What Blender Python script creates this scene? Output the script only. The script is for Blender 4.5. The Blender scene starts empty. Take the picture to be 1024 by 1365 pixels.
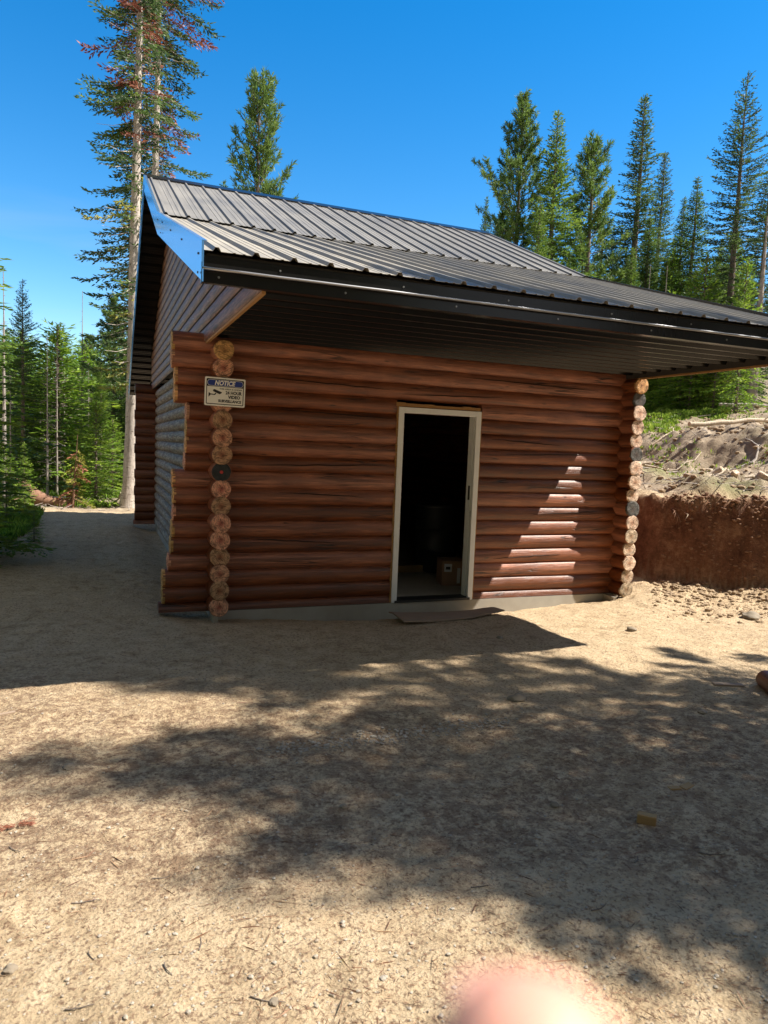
import bpy, bmesh, math, random
import numpy as np
from mathutils import Vector, Matrix, noise
R = random.Random(7)
NR = np.random.default_rng(11)
sc = bpy.context.scene
COL = sc.collection
PI = math.pi

# ------------------------------------------------------------------ camera frame
CAM = Vector((-1.0597, -7.1619, 1.6713))
RT = Vector((0.93023764, -0.36474441, 0.04024234))
UP = Vector((-0.00460953, 0.09804145, 0.99517166))
FW = Vector((0.36692871, 0.92593164, -0.08952054))
FPX = 958.0
def ray(px, py):
    return FW + RT * ((px - 512) / FPX) - UP * ((py - 682.5) / FPX)
def spot(px, dist):
    """ground position seen in direction px at a horizontal distance"""
    r = ray(px, 600); h = math.hypot(r.x, r.y)
    return CAM.x + r.x / h * dist, CAM.y + r.y / h * dist
def on_plane(px, py, z=-.03):
    r = ray(px, py); t = (z - CAM.z) / r.z
    return CAM.x + r.x * t, CAM.y + r.y * t

# ------------------------------------------------------------------ materials
class NT:
    def __init__(s, name):
        s.m = bpy.data.materials.new(name); s.m.use_nodes = True
        s.t = s.m.node_tree; s.t.nodes.clear()
        s.out = s.n('ShaderNodeOutputMaterial'); s.b = s.n('ShaderNodeBsdfPrincipled')
        s.l(s.b.outputs[0], s.out.inputs[0])
    def n(s, k, **kw):
        x = s.t.nodes.new(k)
        for a, b in kw.items(): setattr(x, a, b)
        return x
    def l(s, a, b): s.t.links.new(a, b)
    def put(s, inp, v):
        if isinstance(v, bpy.types.NodeSocket): s.l(v, inp)
        else: inp.default_value = v
    def coord(s, kind='Object', scale=(1, 1, 1)):
        c = s.n('ShaderNodeTexCoord'); m = s.n('ShaderNodeMapping')
        s.l(c.outputs[kind], m.inputs[0]); m.inputs['Scale'].default_value = scale
        return m.outputs[0]
    def noise(s, vec, scale, detail=4, rough=.55, dist=0):
        x = s.n('ShaderNodeTexNoise'); s.l(vec, x.inputs['Vector'])
        x.inputs['Scale'].default_value = scale; x.inputs['Detail'].default_value = detail
        x.inputs['Roughness'].default_value = rough; x.inputs['Distortion'].default_value = dist
        return x.outputs['Fac']
    def voro(s, vec, scale, feature='F1', out='Distance'):
        x = s.n('ShaderNodeTexVoronoi', feature=feature); s.l(vec, x.inputs['Vector']); x.inputs['Scale'].default_value = scale
        return x.outputs[out]
    def ramp(s, fac, *stops):
        x = s.n('ShaderNodeValToRGB'); s.put(x.inputs[0], fac)
        e = x.color_ramp.elements
        while len(e) < len(stops): e.new(.5)
        for i, (p, c) in enumerate(stops):
            e[i].position = p
            e[i].color = (c, c, c, 1) if isinstance(c, (int, float)) else (*c, 1)
        return x.outputs[0]
    def mix(s, fac, a, b, mode='MIX'):
        x = s.n('ShaderNodeMix', data_type='RGBA', blend_type=mode)
        s.put(x.inputs[0], fac)
        for i, v in ((6, a), (7, b)):
            if isinstance(v, tuple): v = (*v, 1) if len(v) == 3 else v
            s.put(x.inputs[i], v)
        return x.outputs[2]
    def math(s, op, a, b=0, c=0):
        x = s.n('ShaderNodeMath', operation=op); s.put(x.inputs[0], a); s.put(x.inputs[1], b); s.put(x.inputs[2], c)
        return x.outputs[0]
    def attr(s, name, out='Fac'):
        x = s.n('ShaderNodeAttribute', attribute_name=name); return x.outputs[out]
    def bump(s, h, dist=.01, strength=1.0, prev=None):
        x = s.n('ShaderNodeBump'); s.l(h, x.inputs['Height']); x.inputs['Distance'].default_value = dist
        x.inputs['Strength'].default_value = strength
        if prev: s.l(prev, x.inputs['Normal'])
        s.l(x.outputs[0], s.b.inputs['Normal']); return x.outputs[0]
    def set(s, color=None, rough=None, metal=None, spec=None, coat=None, coatr=None):
        I = s.b.inputs
        if color is not None: s.put(I['Base Color'], (*color, 1) if isinstance(color, tuple) else color)
        if rough is not None: s.put(I['Roughness'], rough)
        if metal is not None: s.put(I['Metallic'], metal)
        if spec is not None: s.put(I['Specular IOR Level'], spec)
        if coat is not None: s.put(I['Coat Weight'], coat)
        if coatr is not None: s.put(I['Coat Roughness'], coatr)
        return s.m

M = {}
def m_log():
    s = NT('stained_log'); uv = s.coord('UV', (1, 1, 1)); ob = s.coord('Object')
    st = s.coord('UV', (.9, 10, 1)); rnd = s.attr('rnd')
    g1 = s.noise(st, 3.0, 8, .72, .5); g2 = s.noise(uv, 2.2, 3, .5)
    c = s.ramp(g1, (.36, (.045, .012, .005)), (.5, (.26, .068, .021)), (.64, (.54, .175, .062)))
    c2 = s.ramp(g2, (.3, (.14, .036, .012)), (.7, (.46, .142, .048)))
    c = s.mix(.45, c, c2)
    h = s.n('ShaderNodeHueSaturation'); s.l(c, h.inputs['Color'])
    s.l(s.math('MULTIPLY_ADD', rnd, .75, .42), h.inputs['Value']); s.l(s.math('MULTIPLY_ADD', rnd, -.25, 1.12), h.inputs['Saturation'])
    # long drying checks
    ck = s.noise(s.coord('UV', (.32, 7.5, 1)), 2.3, 2, .5, .25)
    ckr = s.ramp(ck, (.478, 1.0), (.495, 0.08), (.505, 0.08), (.522, 1.0))
    brk = s.ramp(s.noise(uv, .8, 2), (.5, 0.0), (.6, 1.0))
    ckm = s.mix(brk, (1, 1, 1), ckr)
    kn = s.voro(s.coord('UV', (1.3, 5.5, 1)), 1.6); kr = s.ramp(kn, (.04, .12), (.10, 1.0))
    c = s.mix(1.0, h.outputs[0], ckm, 'MULTIPLY'); c = s.mix(.8, c, kr, 'MULTIPLY')
    s.set(c, s.ramp(g1, (.35, .38), (.7, .58)), 0, .6, .38, .42)
    b = s.bump(g1, .009, 1); s.bump(ckm, .012, .8, b)
    return s.m
M['log'] = m_log()
def m_silver():
    s = NT('sky_sheen_log'); st = s.coord('UV', (1.0, 12, 1)); g = s.noise(st, 3, 8, .72, .5)  # log grain in silver grey, the sky's sheen put into the colour
    c = s.ramp(g, (.34, (.04, .028, .020)), (.5, (.21, .16, .12)), (.64, (.40, .34, .27)))
    c = s.mix(s.ramp(s.noise(s.coord('UV'), 3, 3), (.45, 0.0), (.7, .6)), c, (.14, .055, .03))
    s.set(c, .65, 0, .3); s.bump(g, .009, 1); return s.m
M['silver'] = m_silver()
def m_end(name, a, b, heart, crack=.5, rough=.8):
    s = NT(name); uv = s.coord('UV')
    w = s.n('ShaderNodeTexWave', wave_type='RINGS', rings_direction='Z'); s.l(uv, w.inputs[0])
    w.inputs['Scale'].default_value = 52; w.inputs['Distortion'].default_value = 2.5; w.inputs['Detail'].default_value = 3
    g = s.n('ShaderNodeTexGradient', gradient_type='SPHERICAL'); s.l(s.coord('UV', (13, 13, 13)), g.inputs[0])
    n = s.noise(uv, 40, 5, .7)
    c = s.mix(n, a, b); c = s.mix(.35, c, s.ramp(w.outputs['Fac'], (.1, b), (.7, a)))
    c = s.mix(s.ramp(g.outputs['Fac'], (.35, 0.0), (.9, .75)), c, heart)
    k = s.noise(s.coord('UV', (34, 7, 1)), 1, 3, .7, 1.2); kr = s.ramp(k, (.46, 1.0), (.5, .5 - crack * .5), (.54, 1.0))
    oi = s.n('ShaderNodeObjectInfo'); hv = s.n('ShaderNodeHueSaturation'); s.l(c, hv.inputs['Color']); s.l(s.math('MULTIPLY_ADD', oi.outputs['Random'], .45, .78), hv.inputs['Value']); s.l(s.math('MULTIPLY_ADD', oi.outputs['Random'], -.025, .508), hv.inputs['Hue']); c = hv.outputs[0]
    c = s.mix(1.0, c, kr, 'MULTIPLY'); sw = s.ramp(s.noise(uv, 22, 4, .7, .5), (.36, .5), (.5, 1.0)); c = s.mix(1.0, c, sw, 'MULTIPLY')
    s.set(c, rough); b1 = s.bump(n, .01, 1); s.bump(kr, .01, .7, b1); return s.m
M['end_orange'] = m_end('log_end_cut', (.82, .50, .30), (.55, .26, .13), (.36, .08, .04))
M['end_pale'] = m_end('log_end_pale', (.84, .66, .48), (.68, .46, .29), (.42, .20, .08))
M['end_fresh'] = m_end('log_end_fresh', (.80, .50, .20), (.64, .36, .12), (.40, .2, .07), .4)
M['end_grey'] = m_end('log_end_weathered', (.20, .18, .16), (.10, .09, .08), (.12, .07, .05), .8)
M['end_black'] = m_end('log_end_painted', (.012, .016, .018), (.02, .026, .03), (.02, .02, .02), .2, .4)
def m_siding():
    s = NT('gable_siding'); st = s.coord('UV', (.9, 12, 1)); g = s.noise(st, 3, 8, .72, .5)
    c = s.ramp(g, (.34, (.045, .018, .010)), (.5, (.17, .070, .038)), (.66, (.33, .155, .09)))
    f = s.ramp(s.noise(s.coord('UV', (3, 14, 1)), 1.6, 5, .7, 1), (.60, 0.0), (.68, 1.0))
    f = s.math('MULTIPLY', f, s.ramp(s.noise(s.coord('UV', (.5, 6, 1)), 1.1, 1), (.52, 0.0), (.6, .8)))
    c = s.mix(f, c, (.48, .47, .46)); s.set(c, .55, 0, .35); s.bump(g, .005, .9); return s.m
M['siding'] = m_siding()
def m_raw(name, a, b, sc_=12):
    s = NT(name); n = s.noise(s.coord('Object', (1, 1, 1)), sc_, 6, .7); n2 = s.noise(s.coord('Object', (6, 6, 60)), 3, 4, .6)
    s.set(s.mix(s.mix(.5, n, n2), a, b), .8); s.bump(n2, .003, .7); return s.m
M['raw'] = m_raw('raw_cut_wood', (.50, .28, .10), (.24, .11, .035))
M['board'] = m_raw('lumber_offcut', (.42, .27, .11), (.26, .15, .06), 20)
M['ply'] = m_raw('weathered_plywood', (.38, .28, .20), (.24, .17, .115), 5)
def m_metal(name, col, dust, dcol, rough, spec=.5, metal=0, coat=0):
    s = NT(name); o = s.coord('Object'); n = s.noise(o, 1.3, 5, .6); st = s.noise(s.coord('Object', (14, .5, .5)), 1.2, 5, .7)
    f = s.math('MULTIPLY', s.ramp(s.mix(.5, n, st), (.35, .55), (.62, 1.0)), dust)
    s.set(s.mix(f, col, dcol), s.math('MULTIPLY_ADD', f, .5, rough), metal, spec, coat, .12)
    s.bump(s.noise(o, 2.0, 2), .004, .25); return s.m
M['roof'] = m_metal('black_roof_metal', (.016, .017, .018), .8, (.29, .272, .245), .24, .6)
M['porch'] = m_metal('dusty_roof_metal', (.02, .02, .021), .9, (.43, .385, .31), .2, .6)
M['fascia'] = m_metal('black_trim_metal', (.006, .006, .007), .02, (.3, .26, .2), .2, .3, 0, 0)
M['soffit'] = m_metal('black_soffit_metal', (.006, .0055, .005), .006, (.2, .16, .12), .22, .35, 0, 0)
M['bead'] = m_metal('trim_highlight_metal', (.35, .35, .37), .05, (.3, .26, .2), .3, 1.0, .9)  # pale metal, strengthens the highlight line along the black fascia
M['blue'] = m_metal('sky_tinted_trim', (.13, .40, .86), .06, (.3, .35, .42), .12, .8, .55, .5)  # black trim given a blue base in place of its sky reflection
def m_conc():
    s = NT('concrete'); o = s.coord('Object'); n = s.noise(o, 6, 8, .7); n2 = s.noise(o, 1.2, 3)
    c = s.mix(n, (.30, .28, .24), (.46, .43, .37)); c = s.mix(s.ramp(n2, (.4, 0.0), (.7, .5)), c, (.26, .21, .16))
    s.set(c, .85); s.bump(n, .006, .6); return s.m
M['conc'] = m_conc()
def m_plain(name, col, rough=.5, var=.15, metal=0, spec=.5, scale=8):
    s = NT(name); n = s.noise(s.coord('Object'), scale, 4, .6)
    s.set(s.mix(n, tuple(x * (1 - var) for x in col), tuple(min(1, x * (1 + var)) for x in col)), rough, metal, spec)
    return s.m
M['white'] = m_plain('white_frame_paint', (.84, .84, .82), .4, .08)
M['crack'] = m_plain('crack_shadow_wood', (.022, .010, .006), .95); M['dark'] = m_plain('dark_rubber', (.02, .02, .02), .5)
M['steel'] = m_plain('steel', (.3, .3, .3), .35, .1, .8)
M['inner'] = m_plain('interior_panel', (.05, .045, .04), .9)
M['card'] = m_plain('cardboard', (.34, .20, .12), .8)
M['paper'] = m_plain('white_label', (.7, .7, .68), .6)
M['signwhite'] = m_plain('sign_cream', (.90, .88, .80), .4, .03)
M['signblue'] = m_plain('sign_blue', (.010, .035, .26), .4, .05)
M['signblack'] = m_plain('sign_black', (.012, .012, .014), .4, .05)
M['red'] = m_plain('red_mark', (.5, .04, .03), .6)
M['barrel'] = m_plain('barrel_plastic', (.03, .032, .036), .4)
def m_rock(name='stone', k=(1, 1, 1)):
    s = NT(name); rn = s.attr('rnd'); o = s.coord('Object'); n = s.noise(o, 30, 5, .7)
    c = s.ramp(rn, (0, (.30, .24, .17)), (.4, (.40, .34, .26)), (.75, (.33, .29, .24)), (1, (.48, .43, .35)))
    s.set(s.mix(1.0, s.mix(.35, c, s.mix(n, (.16, .12, .09), (.55, .48, .38))), k, 'MULTIPLY'), .85); s.bump(n, .004, .6); return s.m
M['stone'] = m_rock(); M['clod'] = m_rock('soil_clod', (.62, .40, .30)); M['duff'] = m_rock('hill_clod', (.85, .72, .58))
def m_bark(name, a, b, k, marks=0):
    s = NT(name); n = s.noise(s.coord('Object', (9, 9, 2.2)), 3, 7, .7, .4); v = s.noise(s.coord('Object', (1, 1, 1)), 2, 3)
    c = s.ramp(n, (.3, a), (.65, b)); c = s.mix(s.ramp(v, (.35, 0.0), (.75, .55)), c, k)
    if marks:
        w = s.noise(s.coord('Object', (3.5, 3.5, 16)), 2.2, 3, .6); c = s.mix(s.ramp(w, (.60, 0.0), (.66, .8)), c, (.10, .08, .065))
    s.set(c, .9); s.bump(n, .012, .9); return s.m
M['bark'] = m_bark('brown_bark', (.07, .05, .04), (.22, .17, .13), (.26, .23, .2))
M['palebark'] = m_bark('pale_grey_bark', (.20, .16, .13), (.62, .54, .47), (.70, .62, .54), 1)
M['snag'] = m_bark('grey_dead_wood', (.20, .17, .15), (.42, .37, .33), (.36, .30, .25))
M['deadlog'] = m_bark('bleached_log', (.35, .27, .19), (.62, .53, .42), (.5, .38, .25))
M['root'] = m_bark('red_brown_roots', (.10, .05, .03), (.27, .14, .085), (.36, .22, .14))
def m_leaf(name, d, m, l, trans=.42):
    s = NT(name); t = s.attr('tone'); n = s.noise(s.coord('Object'), .9, 3)
    f = s.math('MULTIPLY_ADD', n, .5, s.math('MULTIPLY_ADD', t, .75, -.15))
    c = s.ramp(f, (.12, d), (.5, m), (.95, l)); s.set(c, .55, 0, .35)
    tr = s.n('ShaderNodeBsdfTranslucent'); s.l(c, tr.inputs[0]); mx = s.n('ShaderNodeMixShader'); mx.inputs[0].default_value = trans
    s.l(s.b.outputs[0], mx.inputs[1]); s.l(tr.outputs[0], mx.inputs[2]); s.l(mx.outputs[0], s.out.inputs[0]); return s.m
M['fir'] = m_leaf('fir_needles', (.022, .050, .018), (.105, .19, .035), (.27, .38, .055))
M['bluefir'] = m_leaf('dark_fir_needles', (.020, .045, .022), (.075, .13, .042), (.19, .26, .065))
M['pine'] = m_leaf('pine_needles', (.028, .062, .020), (.115, .20, .045), (.27, .36, .08))
M['bright'] = m_leaf('young_needles', (.06, .13, .015), (.20, .34, .03), (.44, .56, .07))
M['yellow'] = m_leaf('yellowing_needles', (.10, .12, .02), (.26, .27, .05), (.46, .42, .09))
M['red_n'] = m_leaf('dead_red_needles', (.14, .04, .025), (.30, .10, .06), (.45, .20, .12), .2)
M['litterm'] = m_leaf('needle_litter', (.10, .045, .028), (.22, .11, .06), (.40, .26, .15), 0)
M['grassm'] = m_leaf('meadow_grass', (.10, .17, .02), (.24, .36, .035), (.42, .52, .09), .4)
def m_ground():
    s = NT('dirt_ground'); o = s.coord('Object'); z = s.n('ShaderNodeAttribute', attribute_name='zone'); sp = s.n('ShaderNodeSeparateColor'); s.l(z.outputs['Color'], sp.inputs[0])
    n1 = s.noise(o, .9, 5, .6); n2 = s.noise(o, 7, 8, .7, .3); n3 = s.noise(o, 45, 6, .75)
    v = s.voro(o, 26); v2 = s.voro(o, 70)
    c = s.ramp(n2, (.30, (.26, .18, .105)), (.45, (.54, .40, .245)), (.64, (.68, .53, .345)))
    c = s.mix(s.ramp(n1, (.42, .0), (.62, .55)), c, (.63, .48, .31))
    c = s.mix(s.math('MULTIPLY', s.ramp(n3, (.52, 0.0), (.60, 1.0)), .8), c, (.20, .12, .075))
    c = s.mix(s.math('MULTIPLY', s.ramp(v, (.12, 1.0), (.2, 0.0)), .35), c, (.62, .55, .44))
    # needle litter streaks
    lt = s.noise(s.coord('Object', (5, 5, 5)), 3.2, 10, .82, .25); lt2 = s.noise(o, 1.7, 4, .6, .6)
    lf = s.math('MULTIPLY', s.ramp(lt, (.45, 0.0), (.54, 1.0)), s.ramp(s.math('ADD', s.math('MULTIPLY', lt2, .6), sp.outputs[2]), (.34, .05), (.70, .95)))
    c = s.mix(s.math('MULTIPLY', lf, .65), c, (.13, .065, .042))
    # hillside
    hc = s.ramp(s.noise(o, 3, 8, .75, .4), (.3, (.16, .12, .085)), (.5, (.36, .28, .20)), (.7, (.52, .43, .32)))
    hc = s.mix(s.ramp(s.noise(o, .5, 4), (.55, 0.0), (.7, .55)), hc, (.16, .20, .05))
    c = s.mix(sp.outputs[1], c, hc)
    bc = s.ramp(s.mix(.5, s.noise(o, 2.3, 5, .6), s.noise(o, 16, 10, .8)), (.36, (.075, .032, .020)), (.5, (.19, .088, .052)), (.62, (.36, .21, .125)))
    c = s.mix(sp.outputs[0], c, bc)
    s.set(c, .93, 0, .2)
    b = s.bump(n2, .05, .8); b = s.bump(n3, .018, 1, b); b = s.bump(v2, .006, .8, b); return s.m
M['ground'] = m_ground()
def m_skin():
    s = NT('skin'); n = s.noise(s.coord('Object'), 120, 4); s.set(s.mix(n, (.60, .29, .21), (.68, .36, .27)), .5)
    s.b.inputs['Subsurface Weight'].default_value = .3; s.b.inputs['Subsurface Scale'].default_value = .004; return s.m
M['skin'] = m_skin(); M['rock'] = m_rock('field_stone', (.62, .58, .52)); M['nail'] = m_plain('nail', (.80, .52, .46), .3)

# ------------------------------------------------------------------ object helpers
def link(o, parent=None):
    COL.objects.link(o)
    if parent: o.parent = parent
    return o
def tag(o, label=None, cat=None, group=None, kind=None):
    if label: o['label'] = label
    if cat: o['category'] = cat
    if group: o['group'] = group
    if kind: o['kind'] = kind
    return o
def empty(name, loc=(0, 0, 0), rz=0, label=None, cat=None, group=None):
    o = bpy.data.objects.new(name, None); link(o); o.location = loc; o.rotation_euler = (0, 0, rz); o.empty_display_size = .2
    return tag(o, label, cat, group)
class MB:
    """mesh builder with per-vertex uv and rnd"""
    def __init__(s): s.v = []; s.f = []; s.uv = []; s.r = []
    def add(s, vs, fs, uvs=None, rnd=.5):
        o = len(s.v); s.v += [tuple(p) for p in vs]; s.f += [tuple(i + o for i in f) for f in fs]
        s.uv += uvs if uvs else [(p[0], p[2]) for p in vs]; s.r += [rnd] * len(vs)
    def box(s, a, b, rnd=.5):
        x0, y0, z0 = a; x1, y1, z1 = b
        s.add([(x0, y0, z0), (x1, y0, z0), (x1, y1, z0), (x0, y1, z0), (x0, y0, z1), (x1, y0, z1), (x1, y1, z1), (x0, y1, z1)],
              [(0, 3, 2, 1), (4, 5, 6, 7), (0, 1, 5, 4), (1, 2, 6, 5), (2, 3, 7, 6), (3, 0, 4, 7)], None, rnd)
    def extrude(s, prof, p0, p1, ax):
        """closed profile (a,b) swept from p0 to p1 along axis ax (0: profile in y,z ; 1: profile in x,z)"""
        n = len(prof)
        def P(q, t): return (t, q[0], q[1]) if ax == 0 else (q[0], t, q[1])
        s.add([P(q, p0) for q in prof] + [P(q, p1) for q in prof],
              [(i, (i + 1) % n, n + (i + 1) % n, n + i) for i in range(n)] + [tuple(range(n))[::-1], tuple(range(n, 2 * n))])
    def tube(s, pts, rad, seg=8, caps=True, rnd=.5, jit=0):
        pts = [Vector(p) for p in pts]; n = len(pts); o = []; uv = []
        L = 0
        for i, p in enumerate(pts):
            d = (pts[min(i + 1, n - 1)] - pts[max(i - 1, 0)]).normalized()
            a = d.cross(Vector((0, 0, 1)) if abs(d.z) < .9 else Vector((0, 1, 0))).normalized(); b = d.cross(a)
            r = rad[i] if hasattr(rad, '__len__') else rad
            if i: L += (p - pts[i - 1]).length
            for k in range(seg):
                t = 2 * PI * k / seg; rr = r * (1 + (R.uniform(-jit, jit) if jit else 0))
                o.append(p + a * (math.cos(t) * rr) + b * (math.sin(t) * rr)); uv.append((L + rnd * 17, k / seg * 2 * PI * r + rnd * 5))
        f = [(i * seg + k, i * seg + (k + 1) % seg, (i + 1) * seg + (k + 1) % seg, (i + 1) * seg + k) for i in range(n - 1) for k in range(seg)]
        if caps: f += [tuple(range(seg))[::-1], tuple((n - 1) * seg + k for k in range(seg))]
        s.add(o, f, uv, rnd)
    def build(s, name, mat, parent=None, smooth=False, angle=None):
        me = bpy.data.meshes.new(name); me.from_pydata(s.v, [], s.f); me.update()
        u = me.uv_layers.new(name='UVMap'); li = np.zeros(len(me.loops), np.int32); me.loops.foreach_get('vertex_index', li)
        u.data.foreach_set('uv', np.array(s.uv, np.float32)[li].ravel())
        a = me.attributes.new('rnd', 'FLOAT', 'POINT'); a.data.foreach_set('value', np.array(s.r, np.float32))
        me.materials.append(mat)
        if smooth:
            me.polygons.foreach_set('use_smooth', [True] * len(me.polygons))
            if angle: me.set_sharp_from_angle(angle=math.radians(angle))
        return link(bpy.data.objects.new(name, me), parent)

# ------------------------------------------------------------------ ground
TOE = [(-40, 24.), (-8, 10.6), (-3.2, 9.2), (-2.0, 8.2), (-1.35, 7.2), (-.95, 6.6), (-.45, 6.0), (.1, 5.62), (.9, 5.35), (30, 5.2), (120, 70), (420, 300)]   # (y, x) foot of the cut bank
def fbm(x, y, s, o=4): return noise.fractal(Vector((x * s, y * s, 3.7)), .9, 2.1, o)
def seg_dist(x, y):
    best = 1e9
    for (ya, xa), (yb, xb) in zip(TOE, TOE[1:]):
        dx, dy = xb - xa, yb - ya; t = max(0, min(1, ((x - xa) * dx + (y - ya) * dy) / (dx * dx + dy * dy)))
        best = min(best, math.hypot(x - xa - t * dx, y - ya - t * dy))
    return best if x > np.interp(y, [p[0] for p in TOE], [p[1] for p in TOE]) else -best
def sstep(a, b, x):
    t = max(0, min(1, (x - a) / (b - a))); return t * t * (3 - 2 * t)
BL, BW, BD = 0.0, 4.84, 7.5
def ground_z(x, y, full=False):
    u = seg_dist(x, y)
    near = math.exp(-((x - 1) ** 2 + (y + 1) ** 2) / 900)
    z = .035 * fbm(x, y, .35, 3) - .02
    if y > 9: z += .12 * fbm(x, y, .5) * min(1, (y - 9) / 4) - .012 * (y - 9) * (1 if u < 0 else 0) * (1 if y < 60 else 0)
    z += .020 * fbm(x, y, 1.9, 4) + .009 * fbm(x, y, 8, 3)
    dxb = max(BL - .1 - x, 0, x - BW - .1); dyb = max(-.1 - y, 0, y - BD); d = math.hypot(dxb, dyb)
    tr = math.exp(-(d / .34) ** 2)
    z -= tr * (.06 + .09 * sstep(.2, 1.4, x) - .05 * sstep(3.3, 4.2, x) + (.07 if x < 0 and y > .5 else 0))
    if x > 4.7 and -1.2 < y < 1.5: z += .07 * math.exp(-((x - 5.1) / .35) ** 2) * math.exp(-((y + .3) / .5) ** 2)
    bank = 0
    if u > -2.0:
        z += (.05 * sstep(-1.6, 0, u) + .12 * sstep(-.6, .05, u)) * (1 + .8 * fbm(x, y, 1.3, 4)) + .035 * sstep(-1.8, -.4, u) * fbm(x, y, 5, 4)
        uu = u + .14 * fbm(x + 5, y, 1.1, 3) + .05 * fbm(x, y + 9, 5, 4)
        z += (1.20 + .5 * sstep(7.4, 8.4, x)) * (.85 * sstep(0, .20, uu) + .15 * sstep(.1, .7, uu)) + .05 * sstep(.05, .3, uu) * fbm(x, y, 4.5, 4)  # extra height past the right edge, added to shade the bank face
        if uu > 0: z += .135 * max(0, uu - .4) + .20 * max(0, uu - 11) * min(1, max(0, uu - 11) / 8) + .035 * fbm(x, y, .9, 4) * min(1, uu) + .028 * fbm(x, y, 3.2, 4) * min(1, uu)
        bank = sstep(-.08, .04, uu) * (1 - sstep(.18, .28, uu))
    if z > 30: z = 30 + (z - 30) * .3
    if full: return z, u, bank
    return z
def axis(fine0, fine1, step, far0, far1, g=1.07):
    a = list(np.arange(fine0, fine1, step)); s = step; x = fine1
    b = []
    while x < far1: b.append(x); s *= g; x += s
    b.append(far1); s = step; x = fine0; c = []
    while True:
        s *= g; x -= s
        if x < far0: c.append(far0); break
        c.append(x)
    return c[::-1] + a + b
XS = axis(-3.2, 8.6, .042, -320, 420); YS = axis(-6.2, 2.2, .042, -60, 420)
def make_ground():
    nx, ny = len(XS), len(YS); V = np.zeros((ny, nx, 3), np.float32); Z = np.zeros((ny, nx, 4), np.float32); Z[..., 3] = 1
    for j, y in enumerate(YS):
        for i, x in enumerate(XS):
            z, u, bk = ground_z(x, y, True); V[j, i] = (x, y, z)
            hill = sstep(.2, .5, u); 
            if u < .2: hill = max(hill, sstep(9.6, 11, y + .5 * fbm(x, y, .8, 2)), sstep(-2.2, -3.6, x) * sstep(2, 4, y + .6 * x))
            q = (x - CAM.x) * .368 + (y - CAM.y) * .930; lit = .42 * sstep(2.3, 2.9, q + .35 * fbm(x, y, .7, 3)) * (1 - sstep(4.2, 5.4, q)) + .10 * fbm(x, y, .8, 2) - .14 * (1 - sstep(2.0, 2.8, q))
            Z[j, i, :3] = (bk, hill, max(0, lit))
    idx = np.arange(nx * ny).reshape(ny, nx)
    F = np.stack([idx[:-1, :-1], idx[:-1, 1:], idx[1:, 1:], idx[1:, :-1]], -1).reshape(-1, 4)
    me = bpy.data.meshes.new('ground'); me.vertices.add(nx * ny); me.vertices.foreach_set('co', V.ravel())
    me.loops.add(F.size); me.loops.foreach_set('vertex_index', F.ravel().astype(np.int32))
    me.polygons.add(len(F)); me.polygons.foreach_set('loop_start', np.arange(0, F.size, 4, dtype=np.int32))
    me.polygons.foreach_set('use_smooth', np.ones(len(F), bool)); me.update(calc_edges=True)
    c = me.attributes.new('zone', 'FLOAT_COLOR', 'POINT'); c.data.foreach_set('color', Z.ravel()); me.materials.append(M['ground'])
    o = link(bpy.data.objects.new('ground', me)); tag(o, kind='structure')
make_ground()

# ------------------------------------------------------------------ cabin
S = .1621; RL = .0940; P_ = .299
cabin = empty('log_cabin', (0, 0, 0), 0, 'red brown log cabin with black ribbed metal roof and open white framed doorway', 'cabin')
def log(mb, p0, p1, r=RL, clampz=None, seg=18):
    p0, p1 = Vector(p0), Vector(p1); n = max(2, int((p1 - p0).length / .22)); rn = R.random()
    base = len(mb.v); ph = R.uniform(0, 50); pts = []; rad = []
    for i in range(n + 1):
        t = i / n; p = p0.lerp(p1, t); w = noise.noise(Vector((ph, t * n * .25, 0))) * .006; p = p + Vector((0, 0, w))
        pts.append(p); rad.append(r * (1 + .035 * noise.noise(Vector((ph + 9, t * n * .3, 2)))))
    mb.tube(pts, rad, seg, True, rn)
    if clampz is not None:
        for k in range(base, len(mb.v)):
            x, y, z = mb.v[k]; mb.v[k] = (x, y, max(z, clampz))
def log_end(parent, c, nrm, r, mat, sub=None):
    """a slightly ragged sawn disc standing a few mm proud of the log"""
    mb = MB(); n = Vector(nrm); a = Vector((0, 0, 1)).cross(n).normalized(); b = Vector((0, 0, 1)); K = 22
    ph = R.uniform(0, 99); ring = [[], []]
    c = Vector(c); off = (R.uniform(-.4, .4), R.uniform(-.4, .4))
    rot = R.uniform(0, 6.28)
    vs = []; uvs = []
    for q, (d, sc_) in enumerate(((-.02, 1.0), (.004, 1.0), (.009, .93), (.006, .5))):
        for k in range(K):
            t = 2 * PI * k / K; rr = r * sc_ * (1 + .06 * noise.noise(Vector((ph, 1.7 * math.cos(t), 1.7 * math.sin(t)))) - (.05 * max(0, noise.noise(Vector((ph + 7, 4 * math.cos(t), 4 * math.sin(t)))))))
            dd = d + (R.uniform(-.003, .003) if q > 1 else 0)
            vs.append(c + n * dd + a * (math.cos(t) * rr) + b * (math.sin(t) * rr)); uvs.append((math.cos(t + rot) * rr, math.sin(t + rot) * rr))
    vs.append(c + n * .008); uvs.append((0, 0))
    fs = [(q * K + k, q * K + (k + 1) % K, (q + 1) * K + (k + 1) % K, (q + 1) * K + k) for q in range(3) for k in range(K)] + [(3 * K + k, 3 * K + (k + 1) % K, 4 * K) for k in range(K)]
    mb.add(vs, fs, uvs); o = mb.build('log_end', mat, parent, True, 40)
    if sub:
        m2 = MB(); m2.tube([c + n * .006, c + n * .013], [.018, .016], 7, True, 0, .2); m2.build('heartwood_mark', M['red'], o)
    return o
DX0, DX1, DZ = 1.863, 2.850, 2.106
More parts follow.
